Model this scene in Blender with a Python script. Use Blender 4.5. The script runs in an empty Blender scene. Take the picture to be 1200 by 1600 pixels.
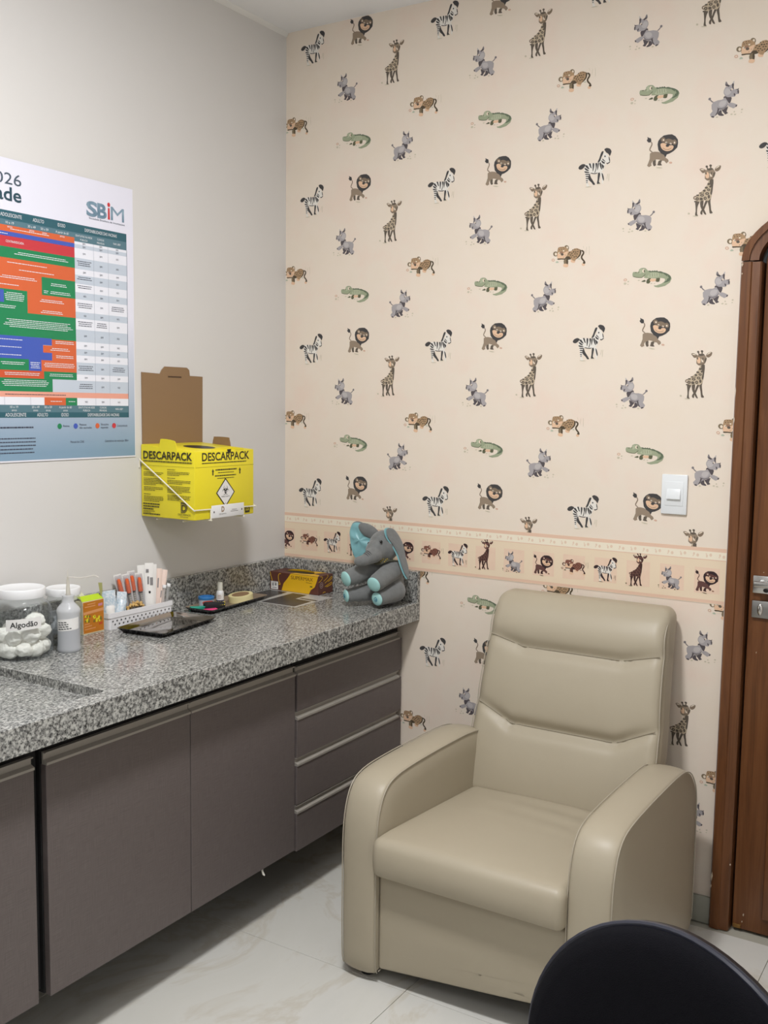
import bpy, bmesh, math, random
from mathutils import Vector, Matrix, noise

random.seed(7)
D = bpy.data
S = bpy.context.scene
COL = S.collection
PI = math.pi

# ------------------------------------------------------------------ camera
YAW, PITCH, ROLL, FPX = 0.5595857, -0.1047580, 0.0138505, 1580.556
cam_data = D.cameras.new('camera')
cam = D.objects.new('camera', cam_data)
COL.objects.link(cam)
S.camera = cam
_f = Vector((-math.sin(YAW) * math.cos(PITCH), math.cos(YAW) * math.cos(PITCH), math.sin(PITCH)))
_r = Vector((math.cos(YAW), math.sin(YAW), 0))
_u = _r.cross(_f)
_R = _r * math.cos(ROLL) + _u * math.sin(ROLL)
_U = -_r * math.sin(ROLL) + _u * math.cos(ROLL)
cam.matrix_world = Matrix(((_R.x, _U.x, -_f.x, 2.3267), (_R.y, _U.y, -_f.y, -3.0117), (_R.z, _U.z, -_f.z, 1.5477), (0, 0, 0, 1)))
cam_data.sensor_fit = 'VERTICAL'
cam_data.sensor_height = 36.0
cam_data.lens = FPX * 36.0 / 1600.0
cam_data.clip_start = 0.05

# ------------------------------------------------------------------ world, lamps, exposure
world = D.worlds.new('world')
S.world = world
world.use_nodes = True
world.node_tree.nodes['Background'].inputs[0].default_value = (0.9, 0.95, 1.0, 1)
world.node_tree.nodes['Background'].inputs[1].default_value = 0.05
S.view_settings.view_transform = 'Standard'
S.view_settings.look = 'None'
S.view_settings.gamma = 1.0
S.view_settings.use_curve_mapping = False
S.view_settings.exposure = -0.26


def area(name, loc, sx, sy, watts, col):
    l = D.lights.new(name, 'AREA')
    l.shape = 'RECTANGLE'
    l.size, l.size_y = sx, sy
    l.energy = watts
    l.color = col
    o = D.objects.new(name, l)
    o.location = loc
    COL.objects.link(o)


def fill_point(name, loc, r, watts, col):
    l = D.lights.new(name, 'POINT')
    l.shadow_soft_size = r
    l.energy = watts
    l.color = col
    o = D.objects.new(name, l)
    o.location = loc
    COL.objects.link(o)


LAMP = (0.995, 0.99, 1.0)
area('ceiling_light_near', (1.33, -1.68, 2.855), 0.24, 0.24, 57.0, LAMP)
fill_point('near_upper_fill', (1.33, -1.68, 2.72), 0.11, 7.0, LAMP)     # point added at the same lamp to brighten the upper walls
fill_point('rear_fill', (2.1, -3.35, 2.66), 0.14, 22.0, LAMP)      # unseen fill added behind the camera to raise the ambient light


# ------------------------------------------------------------------ materials
def lin(c):
    r = []
    for v in c[:3]:
        v /= 255.0
        r.append(v / 12.92 if v <= 0.04045 else ((v + 0.055) / 1.055) ** 2.4)
    return (r[0], r[1], r[2], 1.0)


_MATS = {}


def mat(name, rgb=(200, 200, 200), rough=0.5, metal=0.0, spec=0.5, bump=None, var=None, **kw):
    """plain procedural Principled material; bump=(scale, strength, stretch), var=(scale, rgb2, stretch)"""
    if name in _MATS:
        return _MATS[name]
    m = D.materials.new(name)
    m.use_nodes = True
    nt = m.node_tree
    b = nt.nodes['Principled BSDF']
    b.inputs['Base Color'].default_value = lin(rgb)
    b.inputs['Roughness'].default_value = rough
    b.inputs['Metallic'].default_value = metal
    b.inputs['Specular IOR Level'].default_value = spec
    for k, v in kw.items():
        b.inputs[k].default_value = v
    if bump or var:
        tc = nt.nodes.new('ShaderNodeTexCoord')

        def nz(scale, stretch, detail=3):
            mp = nt.nodes.new('ShaderNodeMapping')
            mp.inputs['Scale'].default_value = stretch
            nt.links.new(tc.outputs['Object'], mp.inputs['Vector'])
            n = nt.nodes.new('ShaderNodeTexNoise')
            n.inputs['Scale'].default_value = scale
            n.inputs['Detail'].default_value = detail
            nt.links.new(mp.outputs['Vector'], n.inputs['Vector'])
            return n
        if var:
            n = nz(var[0], var[2] if len(var) > 2 else (1, 1, 1), 4)
            cr = nt.nodes.new('ShaderNodeValToRGB')
            cr.color_ramp.elements[0].position = 0.32
            cr.color_ramp.elements[1].position = 0.68
            cr.color_ramp.elements[0].color = lin(rgb)
            cr.color_ramp.elements[1].color = lin(var[1])
            nt.links.new(n.outputs['Fac'], cr.inputs['Fac'])
            nt.links.new(cr.outputs['Color'], b.inputs['Base Color'])
        if bump:
            n = nz(bump[0], bump[2] if len(bump) > 2 else (1, 1, 1))
            bp = nt.nodes.new('ShaderNodeBump')
            bp.inputs['Strength'].default_value = bump[1]
            bp.inputs['Distance'].default_value = 0.003
            nt.links.new(n.outputs['Fac'], bp.inputs['Height'])
            nt.links.new(bp.outputs['Normal'], b.inputs['Normal'])
    _MATS[name] = m
    return m


def clear_mat(name, rgb, alpha, rough=0.05, body=None, n=1.35):
    """thin clear plastic: see-through body with a fresnel gloss; alpha = how much diffuse body"""
    if name in _MATS:
        return _MATS[name]
    m = D.materials.new(name)
    m.use_nodes = True
    nt = m.node_tree
    nt.nodes.clear()
    out = nt.nodes.new('ShaderNodeOutputMaterial')
    tr = nt.nodes.new('ShaderNodeBsdfTransparent')
    tr.inputs[0].default_value = lin(rgb)
    df = nt.nodes.new('ShaderNodeBsdfDiffuse')
    df.inputs[0].default_value = lin(body or rgb)
    tl = nt.nodes.new('ShaderNodeBsdfTranslucent')
    tl.inputs[0].default_value = lin(body or rgb)
    ad = nt.nodes.new('ShaderNodeMixShader')
    ad.inputs[0].default_value = 0.4
    nt.links.new(df.outputs[0], ad.inputs[1])
    nt.links.new(tl.outputs[0], ad.inputs[2])
    mx = nt.nodes.new('ShaderNodeMixShader')
    mx.inputs[0].default_value = alpha
    nt.links.new(tr.outputs[0], mx.inputs[1])
    nt.links.new(ad.outputs[0], mx.inputs[2])
    gl = nt.nodes.new('ShaderNodeBsdfGlossy')
    gl.inputs['Roughness'].default_value = rough
    fr = nt.nodes.new('ShaderNodeFresnel')
    geo = nt.nodes.new('ShaderNodeNewGeometry')
    ior = nt.nodes.new('ShaderNodeMapRange')          # a thin wall: same gloss from either side
    ior.inputs[3].default_value = n
    ior.inputs[4].default_value = 1 / n
    nt.links.new(geo.outputs['Backfacing'], ior.inputs[0])
    nt.links.new(ior.outputs[0], fr.inputs[0])
    m2 = nt.nodes.new('ShaderNodeMixShader')
    nt.links.new(fr.outputs[0], m2.inputs[0])
    nt.links.new(mx.outputs[0], m2.inputs[1])
    nt.links.new(gl.outputs[0], m2.inputs[2])
    nt.links.new(m2.outputs[0], out.inputs[0])
    _MATS[name] = m
    return m


def node_mat(name, build, rough=0.5, spec=0.5):
    m = D.materials.new(name)
    m.use_nodes = True
    nt = m.node_tree
    b = nt.nodes['Principled BSDF']
    b.inputs['Roughness'].default_value = rough
    b.inputs['Specular IOR Level'].default_value = spec
    tc = nt.nodes.new('ShaderNodeTexCoord')

    def mapped(scale=(1, 1, 1), rot=(0, 0, 0)):
        mp = nt.nodes.new('ShaderNodeMapping')
        mp.inputs['Scale'].default_value = scale
        mp.inputs['Rotation'].default_value = rot
        nt.links.new(tc.outputs['Object'], mp.inputs['Vector'])
        return mp.outputs['Vector']

    def nz(vec, scale, detail=4, rough_=0.5, dist=0.0):
        n = nt.nodes.new('ShaderNodeTexNoise')
        n.inputs['Scale'].default_value = scale
        n.inputs['Detail'].default_value = detail
        n.inputs['Roughness'].default_value = rough_
        n.inputs['Distortion'].default_value = dist
        nt.links.new(vec, n.inputs['Vector'])
        return n.outputs['Fac']

    def ramp(fac, stops):
        cr = nt.nodes.new('ShaderNodeValToRGB')
        e = cr.color_ramp.elements
        while len(e) < len(stops):
            e.new(0.5)
        for i, (p, c) in enumerate(stops):
            e[i].position = p
            e[i].color = lin(c)
        nt.links.new(fac, cr.inputs['Fac'])
        return cr.outputs['Color']

    def mix(fac, a, c, mode='MIX'):
        mx = nt.nodes.new('ShaderNodeMix')
        mx.data_type = 'RGBA'
        mx.blend_type = mode
        for sock, v in ((mx.inputs[0], fac), (mx.inputs[6], a), (mx.inputs[7], c)):
            if isinstance(v, (int, float)):
                sock.default_value = v
            elif isinstance(v, tuple):
                sock.default_value = lin(v)
            else:
                nt.links.new(v, sock)
        return mx.outputs[2]

    def bump(fac, strength, dist=0.002):
        bp = nt.nodes.new('ShaderNodeBump')
        bp.inputs['Strength'].default_value = strength
        bp.inputs['Distance'].default_value = dist
        nt.links.new(fac, bp.inputs['Height'])
        nt.links.new(bp.outputs['Normal'], b.inputs['Normal'])

    class N:
        pass
    k = N()
    k.nt, k.b, k.mapped, k.nz, k.ramp, k.mix, k.bump, k.tc = nt, b, mapped, nz, ramp, mix, bump, tc
    build(k)
    _MATS[name] = m
    return m


def _paint(k):
    v = k.mapped()
    k.nt.links.new(k.mix(k.nz(v, 3.0, 3), (208, 206, 203), (212, 210, 207)), k.b.inputs['Base Color'])
    k.bump(k.nz(v, 220, 2), 0.05, 0.001)


M_PAINT = node_mat('wall_paint', _paint, 0.6, 0.3)


def _ceil(k):
    v = k.mapped()
    k.nt.links.new(k.mix(k.nz(v, 2.0, 3), (238, 240, 242), (241, 242, 244)), k.b.inputs['Base Color'])


M_CEIL = node_mat('ceiling_paint', _ceil, 0.8, 0.2)


def _paper(k):
    v = k.mapped()
    a = k.ramp(k.nz(v, 5.5, 5, 0.6), [(0.3, (226, 213, 196)), (0.5, (227, 215, 200)), (0.7, (228, 210, 195))])
    c = k.mix(k.ramp(k.nz(v, 26, 4), [(0.45, (0, 0, 0)), (0.75, (60, 60, 60))]), a, (221, 208, 186))
    k.nt.links.new(c, k.b.inputs['Base Color'])


M_PAPER = node_mat('wallpaper', _paper, 0.62, 0.25)


def _tile(k):
    v = k.mapped()
    w = k.nz(v, 1.6, 6, 0.6, 1.6)
    a = k.ramp(w, [(0.30, (208, 207, 199)), (0.46, (212, 211, 204)), (0.5, (203, 199, 188)), (0.54, (213, 212, 206)), (0.8, (206, 206, 199))])
    k.nt.links.new(a, k.b.inputs['Base Color'])


M_TILE = node_mat('polished_porcelain', _tile, 0.16, 0.45)


def _granite(k):
    v = k.mapped((1.0, 0.62, 0.62), (0.35, 0.2, 0.5))
    n1 = k.nz(v, 185, 3, 0.65)
    n2 = k.nz(v, 420, 2, 0.6)
    n3 = k.nz(v, 95, 3, 0.6)
    a = k.ramp(n1, [(0.37, (42, 42, 43)), (0.45, (90, 91, 90)), (0.52, (144, 145, 141)), (0.61, (188, 188, 183))])
    c = k.mix(k.ramp(n2, [(0.44, (0, 0, 0)), (0.58, (172, 172, 172))]), a, (170, 170, 166))
    d = k.mix(k.ramp(n3, [(0.56, (0, 0, 0)), (0.68, (170, 170, 170))]), c, (58, 58, 58))
    k.nt.links.new(d, k.b.inputs['Base Color'])


M_GRANITE = node_mat('grey_granite', _granite, 0.14, 0.5)


def _lam(k):
    a = k.nz(k.mapped((1, 260, 6)), 4.0, 3)
    c = k.nz(k.mapped((1, 6, 260)), 4.0, 3)
    f = k.mix(0.5, a, c)
    g = k.ramp(f, [(0.35, (90, 82, 80)), (0.65, (108, 100, 98))])
    k.nt.links.new(g, k.b.inputs['Base Color'])
    k.bump(f, 0.12, 0.0008)


M_LAM = node_mat('linen_laminate', _lam, 0.42, 0.4)


def _wood(k):
    v = k.mapped((16, 16, 0.9))
    n = k.nz(v, 2.6, 6, 0.62, 0.8)
    f = k.nz(k.mapped((90, 90, 2.5)), 3.0, 4)
    a = k.ramp(n, [(0.3, (84, 51, 29)), (0.5, (106, 66, 38)), (0.72, (122, 80, 48))])
    c = k.mix(k.ramp(f, [(0.4, (0, 0, 0)), (0.7, (110, 110, 110))]), a, (66, 41, 20))
    k.nt.links.new(c, k.b.inputs['Base Color'])
    k.bump(f, 0.08, 0.001)


M_WOOD = node_mat('varnished_wood', _wood, 0.34, 0.45)


def _leather(k):
    v = k.mapped()
    n = k.nz(v, 420, 2)
    k.nt.links.new(k.mix(k.nz(v, 7, 3), (168, 158, 138), (172, 163, 143)), k.b.inputs['Base Color'])
    w = k.nz(k.mapped((1.0, 2.2, 1.0)), 9, 2, 0.5, 0.4)
    mx = k.mix(0.85, n, w)
    k.bump(mx, 0.16, 0.004)


M_LEATHER = node_mat('taupe_leatherette', _leather, 0.44, 0.4)


def _plush(k):
    v = k.mapped()
    n = k.nz(v, 900, 2)
    k.nt.links.new(k.mix(k.nz(v, 60, 3), (104, 106, 106), (124, 126, 125)), k.b.inputs['Base Color'])
    k.b.inputs['Sheen Weight'].default_value = 0.35
    k.bump(n, 0.5, 0.002)


M_PLUSH = node_mat('grey_plush', _plush, 0.9, 0.1)


# ------------------------------------------------------------------ mesh building
def cat_closed(p, sub=3):
    n = len(p)
    out = []
    for i in range(n):
        a, b, c, d = p[i - 1], p[i], p[(i + 1) % n], p[(i + 2) % n]
        for s in range(sub):
            t = s / sub
            out.append(tuple(0.5 * ((2 * b[k]) + (-a[k] + c[k]) * t + (2 * a[k] - 5 * b[k] + 4 * c[k] - d[k]) * t * t + (-a[k] + 3 * b[k] - 3 * c[k] + d[k]) * t ** 3) for k in range(len(b))))
    return out


def cat_open(p, sub=4):
    n = len(p)
    out = []
    for i in range(n - 1):
        a, b, c, d = p[max(i - 1, 0)], p[i], p[i + 1], p[min(i + 2, n - 1)]
        for s in range(sub):
            t = s / sub
            out.append(tuple(0.5 * ((2 * b[k]) + (-a[k] + c[k]) * t + (2 * a[k] - 5 * b[k] + 4 * c[k] - d[k]) * t * t + (-a[k] + 3 * b[k] - 3 * c[k] + d[k]) * t ** 3) for k in range(len(b))))
    out.append(tuple(p[-1]))
    return out


_TXT = {}


def text_geo(s, bold=0.0):
    key = (s, bold)
    if key not in _TXT:
        c = D.curves.new('t', 'FONT')
        c.body = s
        c.size = 1.0
        c.offset = bold
        c.resolution_u = 3
        o = D.objects.new('t', c)
        COL.objects.link(o)
        bpy.context.view_layer.update()
        me = o.to_mesh()
        vs = [(v.co.x, v.co.y) for v in me.vertices]
        fs = [tuple(p.vertices) for p in me.polygons]
        o.to_mesh_clear()
        D.objects.remove(o)
        D.curves.remove(c)
        x0 = min(v[0] for v in vs)
        x1 = max(v[0] for v in vs)
        _TXT[key] = ([(v[0] - x0, v[1]) for v in vs], fs, x1 - x0)
    return _TXT[key]


class MB:
    def __init__(self, M=None):
        self.v, self.f, self.m, self.M = [], [], [], M

    def add(self, vs, fs, m=0):
        n = len(self.v)
        if self.M is not None:
            vs = [self.M @ Vector(q) for q in vs]
        self.v += [tuple(q) for q in vs]
        self.f += [tuple(i + n for i in q) for q in fs]
        self.m += [m] * len(fs)
        return self

    def box(self, x0, x1, y0, y1, z0, z1, m=0, bev=0.0, seg=2):
        vs = [(x, y, z) for x in (x0, x1) for y in (y0, y1) for z in (z0, z1)]
        fs = [(0, 1, 3, 2), (4, 6, 7, 5), (0, 4, 5, 1), (2, 3, 7, 6), (0, 2, 6, 4), (1, 5, 7, 3)]
        if bev <= 0:
            return self.add(vs, fs, m)
        bm = bmesh.new()
        q = [bm.verts.new(c) for c in vs]
        for f in fs:
            bm.faces.new([q[i] for i in f])
        bmesh.ops.bevel(bm, geom=bm.edges[:], offset=bev, segments=seg, affect='EDGES', profile=0.5)
        return self.bm(bm, m)

    def bm(self, bm, m=0):
        bm.verts.index_update()
        vs = [v.co.copy() for v in bm.verts]
        fs = [[v.index for v in f.verts] for f in bm.faces]
        bm.free()
        return self.add(vs, fs, m)

    def prism(self, poly, plane, d0, d1, m=0, bev=0.0, seg=2):
        """poly = 2-D points; plane 'xz' (extruded along y), 'yz' (along x), 'xy' (along z)"""
        def P(a, b, d):
            return (a, d, b) if plane == 'xz' else ((d, a, b) if plane == 'yz' else (a, b, d))
        n = len(poly)
        vs = [P(a, b, d0) for a, b in poly] + [P(a, b, d1) for a, b in poly]
        fs = [tuple(range(n)), tuple(range(2 * n - 1, n - 1, -1))] + [(i, i + n, (i + 1) % n + n, (i + 1) % n) for i in range(n)]
        bm = bmesh.new()
        q = [bm.verts.new(c) for c in vs]
        for f in fs:
            bm.faces.new([q[i] for i in f])
        bmesh.ops.recalc_face_normals(bm, faces=bm.faces[:])
        if bev > 0:
            es = [e for e in bm.edges if (e.verts[0].index < 0) or True]
            es = [e for e in bm.edges if any(len(f.verts) == n for f in e.link_faces)]
            bmesh.ops.bevel(bm, geom=es, offset=bev, segments=seg, affect='EDGES', profile=0.5)
        return self.bm(bm, m)

    def tube(self, pts, r, m=0, seg=8, closed=False, cap=True):
        pts = [Vector(p) for p in pts]
        n = len(pts)
        rs = r if isinstance(r, (list, tuple)) else [r] * n
        up = None
        vs, fs = [], []
        for i, p in enumerate(pts):
            if closed:
                t = pts[(i + 1) % n] - pts[i - 1]
            else:
                t = pts[min(i + 1, n - 1)] - pts[max(i - 1, 0)]
            t.normalize()
            if up is None:
                up = Vector((0, 0, 1)) if abs(t.z) < 0.9 else Vector((1, 0, 0))
            up = (up - t * up.dot(t)).normalized()
            w = t.cross(up)
            for k in range(seg):
                a = 2 * PI * k / seg
                vs.append(p + (up * math.cos(a) + w * math.sin(a)) * rs[i])
        for i in range(n if closed else n - 1):
            j = (i + 1) % n
            for k in range(seg):
                l = (k + 1) % seg
                fs.append((i * seg + k, i * seg + l, j * seg + l, j * seg + k))
        if cap and not closed:
            fs.append(tuple(range(seg))[::-1])
            fs.append(tuple(range((n - 1) * seg, n * seg)))
        return self.add(vs, fs, m)

    def lathe(self, c, prof, m=0, seg=32, sx=1.0, sy=1.0):
        """prof = (radius, z) from the bottom up, round the vertical through c"""
        vs, fs = [], []
        n = len(prof)
        for r, z in prof:
            for k in range(seg):
                a = 2 * PI * k / seg
                vs.append((c[0] + r * sx * math.cos(a), c[1] + r * sy * math.sin(a), c[2] + z))
        for i in range(n - 1):
            for k in range(seg):
                l = (k + 1) % seg
                fs.append((i * seg + k, i * seg + l, (i + 1) * seg + l, (i + 1) * seg + k))
        if prof[0][0] > 1e-6:
            fs.append(tuple(range(seg))[::-1])
        if prof[-1][0] > 1e-6:
            fs.append(tuple(range((n - 1) * seg, n * seg)))
        return self.add(vs, fs, m)

    def ell(self, c, r, m=0, nu=16, nv=10, R=None, fn=None):
        vs, fs = [(0, 0, -1)], []
        for i in range(1, nv):
            b = -PI / 2 + PI * i / nv
            for k in range(nu):
                a = 2 * PI * k / nu
                vs.append((math.cos(b) * math.cos(a), math.cos(b) * math.sin(a), math.sin(b)))
        vs.append((0, 0, 1))
        e = len(vs) - 1
        for k in range(nu):
            l = (k + 1) % nu
            fs.append((0, 1 + l, 1 + k))
            fs.append((e, e - nu + k, e - nu + l))
            for i in range(nv - 2):
                p = 1 + i * nu
                fs.append((p + k, p + l, p + nu + l, p + nu + k))
        out = []
        c = Vector(c)
        for q in vs:
            g = 1.0 if fn is None else fn(Vector(q))
            w = Vector((q[0] * r[0] * g, q[1] * r[1] * g, q[2] * r[2] * g))
            if R is not None:
                w = R @ w
            out.append(c + w)
        return self.add(out, fs, m)

    def rbox(self, c, h, r, n, fn=None, m=0):
        """rounded box: centre, half sizes, edge radius, grid cells per axis, deform"""
        ids, vs, fs = {}, [], []

        def V(u):
            key = tuple(round(t, 5) for t in u)
            if key in ids:
                return ids[key]
            p = [u[k] * h[k] for k in range(3)]
            cl = [max(-(h[k] - r), min(h[k] - r, p[k])) for k in range(3)]
            d = Vector([p[k] - cl[k] for k in range(3)])
            q = Vector(cl) + (d.normalized() * r if d.length > 1e-9 else d)
            q = q + Vector(c)
            if fn:
                q = Vector(fn(q, u))
            ids[key] = len(vs)
            vs.append(q)
            return ids[key]

        def lin_(k):
            # denser sampling at the rounded ends
            e = r / h[k]
            a = [-1 + e * t for t in (0, 0.35, 0.7)]
            mid = [-1 + e + (2 - 2 * e) * t / n[k] for t in range(n[k] + 1)]
            return a + mid + [-t for t in a[::-1]]
        g = [lin_(k) for k in range(3)]
        for ax in range(3):
            a, b = [k for k in range(3) if k != ax]
            for sgn in (-1, 1):
                for i in range(len(g[a]) - 1):
                    for j in range(len(g[b]) - 1):
                        q = []
                        for (ii, jj) in ((i, j), (i + 1, j), (i + 1, j + 1), (i, j + 1)):
                            u = [0, 0, 0]
                            u[ax], u[a], u[b] = sgn, g[a][ii], g[b][jj]
                            q.append(V(u))
                        if (sgn > 0) == (ax == 1):
                            q = q[::-1]
                        if len(set(q)) >= 3:
                            fs.append(tuple(q))
        return self.add(vs, fs, m)

    def flat(self, poly, plane, d, m=0):
        def P(a, b):
            return (a, d, b) if plane == 'xz' else ((d, a, b) if plane == 'yz' else (a, b, d))
        return self.add([P(a, b) for a, b in poly], [tuple(range(len(poly)))], m)

    def text(self, s, o, u, v, h, w=None, align='L', m=0, bold=0.0, fn=None):
        """flat lettering: cap height h, optional exact width w, along unit vectors u (right), v (up)"""
        vs, fs, w0 = text_geo(s, bold)
        sy = h / 0.70
        sx = sy if w is None else w / w0
        W = w0 * sx
        off = {'L': 0.0, 'C': -W / 2, 'R': -W}[align]
        o, u, v = Vector(o), Vector(u), Vector(v)
        if fn:
            q = [fn(x * sx + off, y * sy) for x, y in vs]
        else:
            q = [o + u * (x * sx + off) + v * (y * sy) for x, y in vs]
        return self.add(q, fs, m)


_AT = {}


def _build(self, name, mats, parent=None, sharp=32, smooth=True, mesh_only=False, recalc=True):
    """link the collected faces as ONE mesh object; world coordinates, kept relative to the parent's base"""
    at = _AT.get(parent.name, Vector((0, 0, 0))) if parent is not None else Vector((0, 0, 0))
    me = D.meshes.new(name)
    me.from_pydata([tuple(Vector(p) - at) for p in self.v], [], self.f)
    for x in (mats if isinstance(mats, (list, tuple)) else [mats]):
        me.materials.append(x)
    me.polygons.foreach_set('material_index', self.m)
    if recalc:
        bm = bmesh.new()
        bm.from_mesh(me)
        bmesh.ops.recalc_face_normals(bm, faces=bm.faces[:])
        bm.to_mesh(me)
        bm.free()
    me.polygons.foreach_set('use_smooth', [smooth] * len(me.polygons))
    if smooth:
        me.set_sharp_from_angle(angle=math.radians(sharp))
    me.update()
    if mesh_only:
        return me
    ob = D.objects.new(name, me)
    COL.objects.link(ob)
    if parent is not None:
        ob.parent = parent
        _AT[ob.name] = at
    return ob


MB.build = _build


def thing(name, label, cat, loc, group=None):
    o = D.objects.new(name, None)
    o.empty_display_size = 0.05
    o.location = loc
    COL.objects.link(o)
    _AT[o.name] = Vector(loc)
    o['label'] = label
    o['category'] = cat
    if group:
        o['group'] = group
    return o


def tag(o, label, cat, group=None):
    o['label'] = label
    o['category'] = cat
    if group:
        o['group'] = group
    return o


def struct(o, label, cat):
    o['kind'] = 'structure'
    return tag(o, label, cat)


X, Y, Z = Vector((1, 0, 0)), Vector((0, 1, 0)), Vector((0, 0, 1))

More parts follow.
